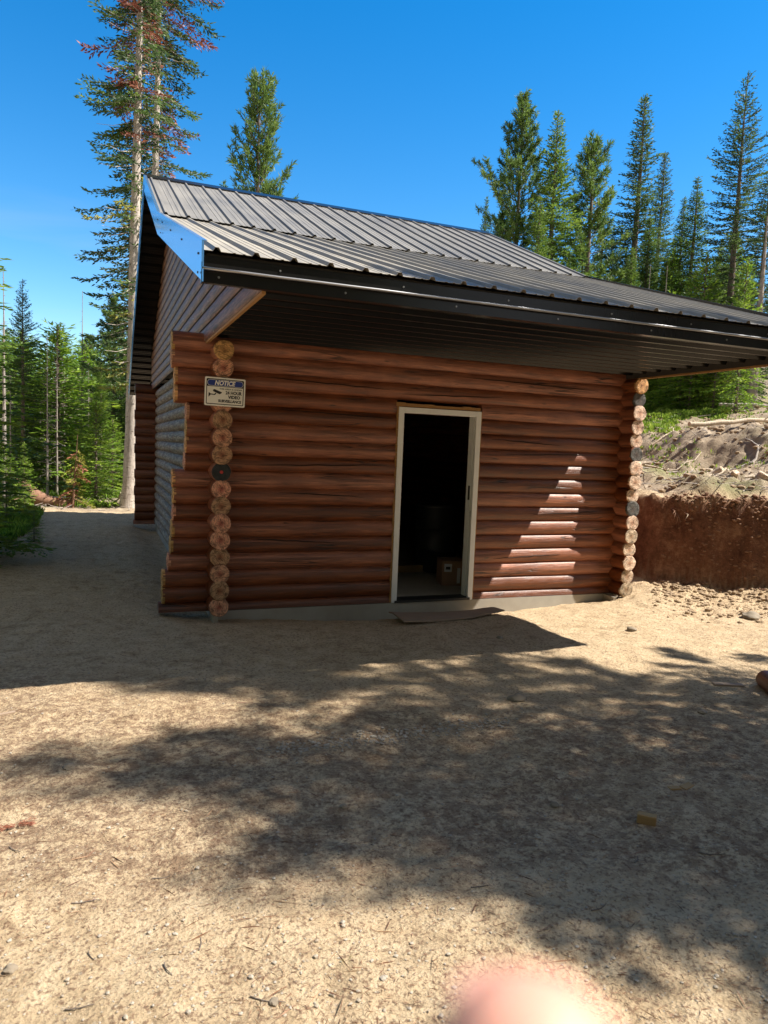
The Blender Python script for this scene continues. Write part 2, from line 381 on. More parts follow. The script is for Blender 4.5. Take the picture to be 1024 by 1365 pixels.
# left reach of each crossing log
def reach(i):
    return {16: .44, 15: .44, 14: .41, 13: .41, 12: .30, 11: .30, 10: .30, 9: .31, 8: .42, 7: .41, 6: .41, 5: .42, 4: .43, 3: .45, 2: .50, 1: .50, 0: .54}[i]
fw = MB(); ends = []
for i in range(17):
    z = S * i; cz = .004 if i == 0 else None; xr = BW + .19 + R.uniform(-.03, .03)
    if z - RL < DZ:
        rl_ = RL * R.uniform(.975, 1.03); log(fw, (-reach(i), 0, z), (DX0 - .012 + R.uniform(-.006, .006), 0, z), RL, cz); log(fw, (DX1 + .01 + R.uniform(-.006, .006), 0, z), (xr, 0, z), RL, cz)
    else: log(fw, (-reach(i), 0, z), (xr, 0, z), RL, cz)
    ends.append((z, -reach(i), xr))
# the milled logs are a little flattened on their outer face
fw.v = [(x, -RL * min(1.2, -y / RL) ** .64 if y < 0 and x > .12 else y, z) for (x, y, z) in fw.v]
front = fw.build('front_wall', M['log'], cabin, True, 50)
for i, (z, xl, xr) in enumerate(ends):
    if i == 0: continue
    log_end(front, (xl, 0, z), (-1, 0, 0), RL * 1.0, M['end_fresh'] if i % 3 else M['end_orange'])
    log_end(front, (xr, 0, z), (1, 0, 0), RL, M['end_pale'])
for k, (i, xa, xb, th) in enumerate(((14, .35, 1.75, .25), (14, 1.9, 3.1, -.15), (12, .5, 1.8, .5), (9, .25, 1.75, .05), (7, .6, 1.5, .3), (10, 3.2, 4.4, .45), (11, 3.0, 3.9, .1), (6, 3.6, 4.5, .15), (4, .4, 1.2, .4), (3, 3.1, 4.0, -.1), (15, 2.6, 4.4, .2))):
    q = MB(); n = 22; pts = []
    for j in range(n + 1):
        t = j / n; a = th + .5 * (t - .5) * (1 if k % 2 else -1) * .8 + .06 * noise.noise(Vector((k * 7.1, t * 9, 0))); rr = RL * 1.030 - .001; pts.append((xa + (xb - xa) * t, -(math.cos(a) ** .64) * rr, S * i + math.sin(a) * rr))
    q.tube(pts, [.0058 * math.sin(PI * (j + .6) / (n + 1.2)) + .0008 for j in range(n + 1)], 6); q.build('drying_crack', M['crack'], front)
# raw sawn edges round the opening
rw = MB()
def ragged(xa, xb, ya, yb, z0, z1):
    z = z0
    while z < z1:
        h = min(S / 2, z1 - z); e = R.uniform(0, .009); rw.box((xa - e, ya - e, z), (xb + e * .3, yb, z + h - .002)); z += h
ragged(DX0 - .012, DX0 - .001, -.088, .07, .005, DZ + .02); ragged(DX1 + .001, DX1 + .012, -.088, .07, .005, DZ)
x = DX0 - .03
while x < DX1 - .05:
    h = R.uniform(.012, .03); rw.box((x, -.096, DZ + .004), (x + .11, .07, DZ + .018 + h)); x += .112
rw.build('opening_edge', M['raw'], cabin)
def side_wall(X, name, mats, outer):
    mb = MB(); yb = BD + .3; ys = []
    for i in range(16):
        y0 = -P_ + R.uniform(-.02, .02); log(mb, (X, y0, S * (i + .5)), (X, yb, S * (i + .5))); ys.append(y0)
    w = mb.build(name, M['silver'] if outer else M['log'], cabin, True, 50)
    for i in range(16):
        k = mats.get(i, mats['d']); log_end(w, (X, ys[i], S * (i + .5)), (0, -1, 0), RL * R.uniform(.96, 1.02), M[k], sub=(k == 'end_black'))
    return w
lw = side_wall(0, 'side_wall', {'d': 'end_orange', 15: 'end_fresh', 8: 'end_black'}, False)
# outer faces of the left wall: silver skin with the grazing sky reflection painted in
sk = MB()
for i in range(16):
    z = S * (i + .5); pts = [Vector((0, y, z)) for y in np.linspace(.10, BD - .12, 30)]
    seg = 12; vs = []; uvs = []
    for j, p in enumerate(pts):
        for k in range(seg + 1):
            t = PI * (.5 + k / seg); rr = RL * 1.035 + .002 * noise.noise(Vector((i * 3.1, p.y * 1.3, k)))
            vs.append((math.cos(t) * rr, p.y, z + math.sin(t) * rr)); uvs.append((p.y + i * 7.3, k / seg * .27 + i * 2.7))
    sk.add(vs, [(j * (seg + 1) + k, j * (seg + 1) + k + 1, (j + 1) * (seg + 1) + k + 1, (j + 1) * (seg + 1) + k) for j in range(29) for k in range(seg)], uvs, R.random())
sk.build('sky_sheen_face', M['silver'], lw, True)
side_wall(BW, 'side_wall', {'d': 'end_pale', 15: 'end_fresh', 14: 'end_grey', 10: 'end_grey', 6: 'end_grey'}, False)
bwm = MB()
for i in range(17): log(bwm, (-.46 + R.uniform(-.02, .02), BD, S * i), (BW + .25, BD, S * i), RL, .004 if i == 0 else None)
bwm.build('back_wall', M['log'], cabin, True, 50)
# foundation with tapered corner tabs
fm = MB()
fm.box((-.045, -.100, -.45), (BW + .045, .12, -.001)); fm.box((-.045, BD - .1, -.45), (BW + .045, BD + .045, -.001))
fm.box((-.045, .12, -.45), (.12, BD - .1, -.0015)); fm.box((BW - .12, .12, -.45), (BW + .045, BD - .1, -.0015))
fm.box((.12, .12, -.4), (BW - .12, BD - .1, .004))
for X in (-.05, BW - .18):
    n = len(fm.v); w = .045
    fm.add([(X, -.099, -.45), (X + w, -.099, -.45), (X + w, -.099, -.004), (X, -.099, -.004), (X, -.19, -.45), (X + w, -.19, -.45), (X + w, -.30, -.004), (X, -.30, -.004)],
           [(0, 1, 2, 3), (4, 7, 6, 5), (0, 4, 5, 1), (3, 2, 6, 7), (0, 3, 7, 4), (1, 5, 6, 2)])
fm.build('foundation', M['conc'], cabin)
# door frame
df = MB(); fy = -.105
df.box((DX0, fy, .0), (DX0 + .062, fy + .03, DZ)); df.box((DX1 - .062, fy, .0), (DX1, fy + .03, DZ)); df.box((DX0 + .0625, fy - .001, DZ - .062), (DX1 - .0625, fy + .029, DZ - .001))
df.box((DX0 + .004, fy + .031, 0), (DX0 + .035, .08, DZ - .004)); df.box((DX1 - .035, fy + .031, 0), (DX1 - .004, .08, DZ - .004)); df.box((DX0 + .036, fy + .031, DZ - .035), (DX1 - .036, .08, DZ - .004))
df.box((DX1 - .05, -.02, .02), (DX1 - .0352, .08, DZ - .036)); df.box((DX0 + .0352, -.02, .02), (DX0 + .05, .08, DZ - .036))
frame = df.build('door_frame', M['white'], cabin); bv = frame.modifiers.new('b', 'BEVEL'); bv.width = .003; bv.segments = 1
st = MB(); st.box((DX1 - .0365, -.055, .93), (DX1 - .0345, -.025, 1.0)); st.build('strike_plate', M['dark'], frame)
st = MB(); st.box((DX1 - .0515, -.01, 1.12), (DX1 - .0500, .03, 1.28)); st.build('weather_seal', M['dark'], frame)
sl = MB(); sl.box((DX0 + .0365, fy - .01, .0015), (DX1 - .0365, .085, .026)); sl.build('threshold', M['dark'], cabin)
dl = MB(); dl.box((DX0 + .03, .13, .03), (DX0 + .075, 1.02, DZ - .05))
for zz in ((.18, .95), (1.08, 1.9)): dl.box((DX0 + .074, .28, zz[0]), (DX0 + .083, .87, zz[1]))
dleaf = dl.build('door', M['white'], cabin)
kb = MB(); kb.tube([(DX0 + .07, .95, 1.0), (DX0 + .11, .95, 1.0), (DX0 + .13, .95, 1.0), (DX0 + .15, .95, 1.0)], [.012, .012, .028, .018], 12); kb.build('door_handle', M['steel'], dleaf, True)
# interior ceiling and lining so that the room is dark
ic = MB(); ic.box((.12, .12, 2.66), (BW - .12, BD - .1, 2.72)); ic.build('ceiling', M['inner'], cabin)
# ---- roof
XL, XR = -.515, 4.86
YE, ZE = -2.783, 2.765; YB, ZB = .928, 3.975; YR, ZR = 3.66, 5.217; YK, ZK = 9.05, 2.66
def ribbed(y0, z0, y1, z1, lift=0, x0=XL, x1=XR, sp=.229, h=.022, start=.05, flip=1):
    """panel whose ribs run from (y0,z0) to (y1,z1); a real thin sheet with two faces"""
    mb = MB(); prof = [(x0, 0)]; x = x0 + start
    while x < x1 - .05:
        prof += [(x, 0), (x + .014, h), (x + .034, h), (x + .048, 0), (x + .115, 0), (x + .12, .004), (x + .13, .004), (x + .135, 0), (x + .172, 0), (x + .177, .004), (x + .187, .004), (x + .192, 0)]; x += sp
    prof.append((x1, 0)); prof = [p for p in prof if p[0] <= x1]
    L = math.hypot(y1 - y0, z1 - z0); ny, nz = -(z1 - z0) / L, (y1 - y0) / L
    if nz < 0: ny, nz = -ny, -nz
    n = len(prof); vs = []; uv = []
    K = 9
    for q in range(2):
        for k in range(K):
            t = k / (K - 1)
            for (x, hh) in prof:
                wv = .0025 * noise.noise(Vector((x * 2.2, t * 6, y0))) ; H = (hh * flip + lift + wv - q * .0025)
                vs.append((x, y0 + (y1 - y0) * t + ny * H, z0 + (z1 - z0) * t + nz * H)); uv.append((x, t * L))
    fs = []
    for q in range(2):
        for k in range(K - 1):
            for i in range(n - 1):
                a = q * K * n + k * n + i; fs.append((a, a + 1, a + n + 1, a + n))
    for k in (0, K - 1):
        for i in range(n - 1): a = k * n + i; fs.append((a, a + 1, a + 1 + K * n, a + K * n))
    mb.add(vs, fs, uv); return mb
roof = ribbed(YB - .03, ZB - .014, YR, ZR, .034).build('main_roof', M['roof'], cabin, True, 25)
ribbed(YE - .035, ZE - .010, YB + .05, ZB + .016, .006).build('porch_roof', M['porch'], cabin, True, 25)
ribbed(YR, ZR, YK, ZK, .034).build('rear_roof', M['roof'], cabin, True, 25)
dk = MB()   # timber deck under the metal
prof = [(YE + .02, ZE - .01), (YB, ZB - .01), (YR, ZR - .012), (YK - .02, ZK - .012), (YK - .02, ZK - .10), (YR, ZR - .10), (YB, ZB - .10), (YE + .02, ZE - .10)]
# split to keep the polygon planar and convex
for a, b in ((0, 1), (1, 2), (2, 3)):
    q = [prof[a], prof[b], prof[7 - b], prof[7 - a]]; dk.extrude(q, XL + .02, XR - .02, 0)
dk.build('roof_deck', M['inner'], cabin)
rc = MB(); rc.extrude([(YR - .16, ZR - .03), (YR - .155, ZR - .008), (YR, ZR + .075), (YR + .155, ZR - .008), (YR + .16, ZR - .03), (YR, ZR + .062)], XL - .012, XR + .012, 0)
rc.build('ridge_cap', M['fascia'], cabin)
def rake(X, sgn, mat):
    mb = MB()
    H = .185; pts = [(YE - .04, ZE + .0), (YB, ZB + .0), (YR, ZR + .02), (YK + .01, ZK + .0)]
    for (ya, za), (yb, zb) in zip(pts, pts[1:]):
        for (u0, u1, o) in ((.045, -.075, .013), (-.0755, -H, .006)):
            vs = []
            for xx in (X, X + sgn * o):
                vs += [(xx, ya, za + u0), (xx, yb, zb + u0), (xx, yb, zb + u1), (xx, ya, za + u1)]
            mb.add(vs, [(0, 1, 2, 3), (7, 6, 5, 4), (0, 4, 5, 1), (1, 5, 6, 2), (2, 6, 7, 3), (3, 7, 4, 0)])
        vs = [(X + sgn * .013, ya, za + .0455), (X + sgn * .013, yb, zb + .0455), (X - sgn * .018, yb, zb + .0455), (X - sgn * .018, ya, za + .0455)]
        vs += [(a, b, c + .003) for a, b, c in vs]
        mb.add(vs, [(0, 1, 2, 3), (7, 6, 5, 4), (0, 4, 5, 1), (1, 5, 6, 2), (2, 6, 7, 3), (3, 7, 4, 0)])
    return mb.build('rake_trim', mat, cabin)
rk = rake(XL, -1, M['blue'])
rake(XR, 1, M['fascia'])
for k, (t, dz) in enumerate(((.03, -.03), (.03, -.14), (.3, -.03), (.55, -.03), (.8, -.02), (.97, -.03), (.85, -.13))):
    y = YE + (YB - YE) * t; z = ZE + (ZB - ZE) * t + dz; q = MB(); q.tube([(XL - .012, y, z), (XL - .019, y, z)], [.008, .006], 8); q.build('screw', M['dark'], rk)
# eave fascia
fa = MB()
fa.extrude([(YE + .018, ZE - .028), (YE - .016, ZE - .030), (YE - .016, ZE - .095), (YE - .034, ZE - .104), (YE - .034, ZE - .109), (YE - .006, ZE - .110), (YE - .006, ZE - .182), (YE + .035, ZE - .182), (YE + .035, ZE - .178), (YE + .018, ZE - .175)], XL - .008, XR + .01, 0)
fas = fa.build('fascia', M['fascia'], cabin)
be = MB(); be.tube([(XL - .006 + (XR - XL + .012) * i / 24, YE - .032, ZE - .1065 + .0015 * noise.noise(Vector((i * .7, 0, 0)))) for i in range(25)], .0095, 12); be.build('highlight_bead', M['bead'], fas, True)  # bead added to carry a bright highlight line
for k in range(14):
    xx = XL + .06 + k * .4 + R.uniform(-.05, .05); zz = ZE - (.065 if k % 2 else .145); yy = YE - (.016 if k % 2 else .006)
    q = MB(); q.tube([(xx, yy + .001, zz), (xx, yy - .006, zz)], [.0075, .0055], 8); q.build('screw', M['steel'], fas)
# porch soffit : ribs run along X
def soffit(x0, x1, path, sp=.229, h=.028, name='soffit', mat=None, hang=-1):
    mb = MB(); tot = [0]
    for a, b in zip(path, path[1:]): tot.append(tot[-1] + math.hypot(b[0] - a[0], b[1] - a[1]))
    def at(s):
        for i in range(len(path) - 1):
            if s <= tot[i + 1] or i == len(path) - 2:
                t = (s - tot[i]) / (tot[i + 1] - tot[i]); a, b = path[i], path[i + 1]; L = tot[i + 1] - tot[i]
                ny, nz = -(b[1] - a[1]) / L, (b[0] - a[0]) / L
                return a[0] + (b[0] - a[0]) * t, a[1] + (b[1] - a[1]) * t, ny, nz
    s = .02; pr = [(0, 0)]
    while s < tot[-1] - .06: pr += [(s, 0), (s + .015, h), (s + .035, h), (s + .05, 0), (s + .09, 0), (s + .097, .006), (s + .107, .006), (s + .114, 0), (s + .15, 0), (s + .157, .006), (s + .167, .006), (s + .174, 0)]; s += sp
    pr.append((tot[-1], 0)); n = len(pr); vs = []; K = 7 if x1 - x0 > 1 else 2
    for q in range(2):
        for k in range(K):
            x = x0 + (x1 - x0) * k / (K - 1)
            for (ss, hh) in pr:
                y, z, ny, nz = at(ss); H = hang * (hh + .0025 * q) + .003 * noise.noise(Vector((x * .9, ss * 2, 4))); vs.append((x, y + ny * H, z + nz * H))
    fs = [(q * K * n + k * n + i, q * K * n + k * n + i + 1, q * K * n + (k + 1) * n + i + 1, q * K * n + (k + 1) * n + i) for q in range(2) for k in range(K - 1) for i in range(n - 1)]
    for k in (0, K - 1): fs += [(k * n + i, k * n + i + 1, k * n + i + 1 + K * n, k * n + i + K * n) for i in range(n - 1)]
    mb.add(vs, fs); return mb.build(name, mat or M['soffit'], cabin, True, 25)
ZS = 2.668
soffit(-.13, XR - .03, [(YE + .03, ZS), (.05, ZS)])
u = .105
soffit(XL + .01, -.125, [(YE + .03, ZE - u), (YB, ZB - u), (YR, ZR - u), (YK - .03, ZK - u)])
soffit(-.125, XR, [(BD, ZK - u + .76), (YK - .03, ZK - u)])
lb = MB(); lb.box((XR - .03, YE + .04, ZS + .022), (XR - .004, .1, ZS + .05)); lb.build('soffit_ledger', M['root'], cabin)
# gable siding of half-round boards
def under(y):
    return float(np.interp(y, [YE, YB, YR, YK], [ZE, ZB, ZR, ZK])) - .108
def cross(z):
    zz = z + .108
    f = float(np.interp(zz, [ZE, ZB, ZR], [YE, YB, YR])); b = float(np.interp(zz, [ZK, ZR], [YK, YR])); return f, b
def gable(X, sgn):
    mb = MB(); z = 2.60; hgt = .145
    while z < ZR - .12:
        z1 = min(z + hgt, ZR - .115); K = 6; rn = R.random(); vs = []; uvs = []; cuts = 12
        for k in range(K + 1):
            t = k / K; zz = z + (z1 - z) * t; bul = .017 * math.sqrt(max(0, 1 - (2 * t - 1) ** 2)) + .012 * (1 - t)
            a, b = cross(max(zz, under(YE + .02))); a = max(a, -2.66); b = min(b, BD + .12)
            for c in range(cuts + 1):
                y = a + (b - a) * c / cuts; vs.append((X + sgn * bul, y, zz)); uvs.append((y + rn * 30, zz))
        mb.add(vs, [(k * (cuts + 1) + c, k * (cuts + 1) + c + 1, (k + 1) * (cuts + 1) + c + 1, (k + 1) * (cuts + 1) + c) for k in range(K) for c in range(cuts)], uvs, rn)
        z = z1 + .0005
        if z1 >= ZR - .116: break
    # backing sheet closes the boards behind
    g = mb.build('gable_wall', M['siding'], cabin, True, 60)
    bk = MB(); bx = X - sgn * .02
    ys = [-2.66, YB, YR, BD + .12]; top = [min(under(y), 9) for y in ys]
    for (a, b) in ((0, 1), (1, 2), (2, 3)):
        vs = [(xx, y, z) for xx in (X - sgn * .001, bx) for (y, z) in ((ys[a], 2.601), (ys[b], 2.601), (ys[b], top[b]), (ys[a], max(2.61, top[a])))]
        bk.add(vs, [(0, 1, 2, 3), (7, 6, 5, 4), (0, 4, 5, 1), (1, 5, 6, 2), (2, 6, 7, 3), (3, 7, 4, 0)])
    bk.build('gable_backing', M['inner'], g)
    e = MB(); e.box((X - .010, -2.665, 2.580), (X + .016, -.11, 2.5985)); e.build('bottom_edge', M['raw'], g)
gable(-.135, -1); gable(4.81, 1)

# ------------------------------------------------------------------ notice sign
def text_mesh(txt, size, loc, mat, parent, name='lettering', width=None, shear=0, bold=.0):
    c = bpy.data.curves.new(name, 'FONT'); c.body = txt; c.size = size; c.align_x = 'CENTER'; c.align_y = 'CENTER'; c.extrude = .0006; c.shear = shear; c.offset = bold; c.resolution_u = 3
    t = bpy.data.objects.new('tmp', c); me = bpy.data.meshes.new_from_object(t); bpy.data.objects.remove(t)
    xs = [v.co.x for v in me.vertices]; ysx = [v.co.y for v in me.vertices]; w = max(xs) - min(xs); cx = (max(xs) + min(xs)) / 2; cy = (max(ysx) + min(ysx)) / 2
    k = (width / w) if width else 1
    for v in me.vertices: v.co = ((v.co.x - cx) * k + loc[0], loc[1] - v.co.z, (v.co.y - cy) + loc[2])
    me.materials.append(mat); o = link(bpy.data.objects.new(name, me), parent); return o
sign = empty('notice_sign', (.012, -P_ - .026, 2.122), 0, 'small white and blue NOTICE surveillance sign nailed over the corner log ends', 'sign')
sign.rotation_euler = (0, math.radians(1.0), 0)
SW, SH = .372, .262
def rrect(w, h, r, y, dz=0, K=5):
    pts = []
    for cx, cz, a0 in ((w / 2 - r, h / 2 - r, 0), (-w / 2 + r, h / 2 - r, 90), (-w / 2 + r, -h / 2 + r, 180), (w / 2 - r, -h / 2 + r, 270)):
        for k in range(K + 1):
            a = math.radians(a0 + 90 * k / K); pts.append((cx + r * math.cos(a), cz + r * math.sin(a) + dz))
    return pts
def plate(name, pts, y0, y1, mat, hole=None):
    mb = MB(); mb.extrude(pts, y0, y1, 1) if not hole else None
    if hole:
        n = len(pts); vs = [(p[0], y, p[1]) for y in (y0, y1) for ring in (pts, hole) for p in ring]
        f = []
        for y in range(2):
            o = y * 2 * n; f += [(o + i, o + (i + 1) % n, o + n + (i + 1) % n, o + n + i) for i in range(n)]
        for ring in range(2): o = ring * n; f += [(o + i, o + (i + 1) % n, o + 2 * n + (i + 1) % n, o + 2 * n + i) for i in range(n)]
        mb.add(vs, f)
    return mb.build(name, mat, sign)
plate('panel', rrect(SW, SH, .012, 0), 0, -.003, M['signwhite'])
plate('border', rrect(SW - .028, SH - .028, .010, 0), -.0034, -.0040, M['signblack'], rrect(SW - .042, SH - .042, .006, 0))
plate('header', rrect(SW - .034, .066, .004, 0, .079), -.0042, -.0050, M['signblack'])
plate('header_rim', rrect(SW - .042, .057, .027, 0, .080), -.0052, -.0056, M['signwhite'])
plate('header_oval', rrect(SW - .048, .051, .024, 0, .080), -.0058, -.0062, M['signblue'])
text_mesh('NOTICE', .056, (-.002, -.0068, .081), M['signwhite'], sign, 'lettering', .19, .22, .0022)
text_mesh('THIS AREA IS UNDER', .020, (.052, -.0044, .028), M['signblack'], sign, 'lettering', .21, 0, .0003)
text_mesh('24 HOUR', .041, (.080, -.0044, -.004), M['signblack'], sign, 'lettering', .150, 0, .0016)
text_mesh('VIDEO', .039, (.084, -.0044, -.043), M['signblack'], sign, 'lettering', .112, 0, .0016)
text_mesh('SURVEILLANCE', .034, (.046, -.0044, -.083), M['signblack'], sign, 'lettering', .212, 0, .0014)
def poly(name, pts, mat): mb = MB(); mb.extrude(pts, -.0034, -.0046, 1); return mb.build(name, mat, sign)
poly('camera_pictogram', [(-.112, .012), (-.100, .022), (-.028, -.004), (-.034, -.013), (-.040, -.018), (-.052, -.022), (-.108, .000)], M['signblack'])
poly('bracket_pictogram', [(-.150, -.012), (-.142, -.014), (-.132, -.022), (-.098, -.024), (-.088, -.012), (-.078, -.016), (-.092, -.033), (-.130, -.031), (-.140, -.042), (-.150, -.052)], M['signblack'])
for sx, sz in ((0, .118), (0, -.118)):
    q = MB(); q.tube([(sx, -.003, sz), (sx, -.006, sz)], [.004, .003], 8); q.build('screw', M['steel'], sign)

# ------------------------------------------------------------------ things in the doorway
bx = empty('cardboard_box', (3.02, .82, .005), math.radians(-14), 'brown cardboard box with white shipping label just inside the doorway', 'box')
q = MB(); q.box((-.13, -.16, 0), (.17, .17, .30)); b_ = q.build('box_body', M['card'], bx)
q = MB(); q.box((-.105, -.1625, .17), (-.01, -.1603, .27)); q.build('shipping_label', M['paper'], bx)
q = MB(); q.box((-.085, -.1640, .20), (-.03, -.1630, .235)); q.build('label_print', M['signblack'], bx)
q = MB(); q.box((.06, -.1622, .03), (.10, -.1603, .22)); q.build('packing_tape', M['paper'], bx)
q = MB(); q.box((-.13, -.16, .302), (.015, .17, .306)); q.box((.02, -.16, .302), (.17, .17, .306)); q.build('flap', M['card'], bx)
br = empty('barrel', (3.25, 1.75, .005), 0, 'dark plastic barrel standing in the gloom beyond the doorway', 'barrel')
q = MB(); zz = [0, .02, .28, .30, .32, .58, .60, .62, .86, .88]; rr = [.26, .28, .29, .305, .29, .29, .305, .29, .28, .27]
q.tube([(0, 0, z) for z in zz], rr, 28); q.build('barrel_body', M['barrel'], br, True, 40)
q = MB(); q.tube([(0, 0, .882), (0, 0, .91), (0, 0, .92)], [.292, .292, .28], 28); q.build('lid', M['barrel'], br, True, 40)
q = MB(); q.box((1.95, 1.6, .01), (3.3, 1.64, .10)); lum = q.build('lumber_plank', M['board'], None); tag(lum, 'length of lumber lying on the floor inside the dark doorway', 'plank')

# ------------------------------------------------------------------ bits lying on the ground
def rest(x, y, h=0): return ground_z(x, y) + h
def warped_board(name, corners, th, mat, label, cat, curve=.0, group=None):
    c = Vector((sum(p[0] for p in corners) / 4, sum(p[1] for p in corners) / 4, 0)); K = 12; vs = []; uvs = []
    o = Vector((c.x, c.y, rest(c.x, c.y)))
    for s_ in (0, 1):
        for i in range(K + 1):
            for j in range(5):
                a = Vector((*corners[0], 0)).lerp(Vector((*corners[1], 0)), i / K); b = Vector((*corners[3], 0)).lerp(Vector((*corners[2], 0)), i / K); p = a.lerp(b, j / 4)
                t = i / K; z = ground_z(p.x, p.y) * .5 + o.z * .5 + .012 + curve * abs(2 * t - 1) ** 2 + s_ * th; vs.append((p.x - o.x, p.y - o.y, z - o.z)); uvs.append((p.x, p.y))
    n = (K + 1) * 5; f = []
    for s_ in (0, 1): f += [(s_ * n + i * 5 + j, s_ * n + i * 5 + j + 1, s_ * n + (i + 1) * 5 + j + 1, s_ * n + (i + 1) * 5 + j) for i in range(K) for j in range(4)]
    for i in range(K):
        for j in (0, 4): a = i * 5 + j; f.append((a, a + 5, a + 5 + n, a + n))
    for j in range(4):
        for i in (0, K): a = i * 5 + j; f.append((a, a + 1, a + 1 + n, a + n))
    mb = MB(); mb.add(vs, f, uvs); ob = mb.build(name, mat, None); ob.location = o; tag(ob, label, cat, group); return ob
warped_board('plywood_sheet', [on_plane(518, 827, -.10), on_plane(655, 821, -.10), on_plane(672, 829, -.10), on_plane(538, 846, -.10)], .014, M['ply'], 'warped grey brown plywood strip lying on the dirt before the door', 'plywood', .035)
def block(name, px, py, dims, rz, mat, label, cat, tilt=0):
    x, y = on_plane(px, py); mb = MB(); a, b, c = dims
    vs = [Vector((sx * a / 2 * (1 + R.uniform(-.06, .06)), sy * b / 2 * (1 + R.uniform(-.08, .08)), (sz + 1) * c / 2)) for sz in (-1, 1) for (sx, sy) in ((-1, -1), (1, -1), (1, 1), (-1, 1))]
    mb.add(vs, [(3, 2, 1, 0), (4, 5, 6, 7), (0, 1, 5, 4), (1, 2, 6, 5), (2, 3, 7, 6), (3, 0, 4, 7)]); o = mb.build(name, mat)
    o.location = (x, y, rest(x, y, -.004)); o.rotation_euler = (tilt, 0, rz); bv = o.modifiers.new('b', 'BEVEL'); bv.width = min(dims) * .08; tag(o, label, cat); return o
block('wood_block', 862, 1096, (.085, .04, .045), -.75, M['board'], 'tan sawn wood offcut block standing alone on shaded ground at right', 'wood block')
block('wood_chip', 916, 1051, (.085, .04, .012), .25, M['board'], 'flat pale wood chip lying behind the tan wood block', 'wood chip', .05)
block('wood_chip', 899, 1054, (.06, .035, .010), -.2, M['board'], 'shorter wood chip touching the flat pale chip on its left', 'wood chip', -.05)
block('wood_scrap', 970, 915, (.22, .06, .018), -.42, M['ply'], 'long flat weathered wood scrap on sunlit dirt near the right edge', 'wood scrap')
block('wood_scrap', 10, 957, (.10, .03, .012), .3, M['ply'], 'small brown wood scrap at the left edge beside the cabin shadow', 'wood scrap')
x, y = on_plane(1034, 928); mb = MB(); log(mb, (0, -.16, .072), (0, .2, .072), .07); rl = mb.build('log_offcut', M['log'], None, True, 50); rl.location = (x, y, rest(x, y, -.01)); rl.rotation_euler = (0, 0, -.5)
log_end(rl, (0, -.16, .072), (0, -1, 0), .069, M['end_orange']); tag(rl, 'round red brown log offcut cut off by the right picture edge', 'log')

def rock_mesh(name, r, seed, flat=.7, sub=3):
    bm = bmesh.new(); bmesh.ops.create_icosphere(bm, subdivisions=sub, radius=1)
    for v in bm.verts:
        n = noise.fractal(v.co * 1.1 + Vector((seed, 0, 0)), 1, 2, 3); v.co *= r * (1 + .35 * n); v.co.z *= flat
    me = bpy.data.meshes.new(name); bm.to_mesh(me); bm.free(); a = me.attributes.new('rnd', 'FLOAT', 'POINT'); a.data.foreach_set('value', [R.random()] * len(me.vertices)); me.materials.append(M['rock'])
    me.polygons.foreach_set('use_smooth', [True] * len(me.polygons)); me.set_sharp_from_angle(angle=math.radians(35)); return me
rocks = [(92, 1031, .030, 'dark rounded stone at left just below the dappled shade'), (14, 1298, .020, 'grey stone in the lower left corner on bright sand'),
 (365, 1338, .016, 'small dark stone among pale gravel at the bottom'), (667, 1322, .022, 'cream pebble near the blurred fingertip in bright dirt'),
 (741, 1316, .020, 'grey half buried pebble in shade right of the blurred fingertip'), (458, 1073, .018, 'tiny dark stone in the middle of the shade'),
 (740, 1070, .022, 'reddish dark stone in the shade left of the tan wood block'), (666, 850, .03, 'flat pale stone by the corner of the plywood strip'),
 (842, 843, .05, 'pale flat rock on sunlit dirt right of the cabin corner'), (1001, 826, .10, 'angular brown boulder on rubble at the foot of the cut bank'),
 (937, 951, .03, 'small dark stone by the long shadow near the right edge'), (690, 933, .06, 'flat tan stone in dappled light in the middle ground')]
for i, (px, py, r, lab) in enumerate(rocks):
    x, y = on_plane(px, py); o = link(bpy.data.objects.new('rock', rock_mesh('rock', r, i * 3.3, .55))); o.location = (x, y, rest(x, y, r * .12)); o.rotation_euler = (0, 0, i); tag(o, lab, 'rock', 'stones lying on the ground')

def scatter_stones(name, n, sampler, rmin, rmax, label, cat, pale=0, mat='stone'):
    """loose gravel nobody could count: one mesh"""
    base = []
    for s in range(6):
        bm = bmesh.new(); bmesh.ops.create_icosphere(bm, subdivisions=1, radius=1)
        V = np.array([tuple(v.co * (1 + .3 * noise.noise(v.co * 1.7 + Vector((s * 5, 0, 0))))) for v in bm.verts]); F = np.array([[v.index for v in f.verts] for f in bm.faces]); bm.free(); base.append((V, F))
    VV, FF, RR = [], [], []; off = 0
    for i in range(n):
        p = sampler()
        if p is None: continue
        x, y = p; r = rmin + (rmax - rmin) * R.random() ** 3; V, F = base[i % 6]; a = R.uniform(0, 6.28); c, s_ = math.cos(a), math.sin(a)
        sc3 = np.array([r * R.uniform(.8, 1.3), r * R.uniform(.7, 1.1), r * R.uniform(.45, .8)]); W = V * sc3
        W = np.stack([W[:, 0] * c - W[:, 1] * s_, W[:, 0] * s_ + W[:, 1] * c, W[:, 2]], 1) + np.array([x, y, ground_z(x, y) + r * .25])
        VV.append(W); FF.append(F + off); off += len(V); RR += [min(1, R.random() * (1 - abs(pale)) + max(0, pale) * R.uniform(.6, 1))] * len(V)
    me = bpy.data.meshes.new(name); me.from_pydata(np.concatenate(VV).tolist(), [], np.concatenate(FF).tolist()); a = me.attributes.new('rnd', 'FLOAT', 'POINT'); a.data.foreach_set('value', RR); me.materials.append(M[mat])
    o = link(bpy.data.objects.new(name, me)); tag(o, label, cat, kind='stuff'); return o
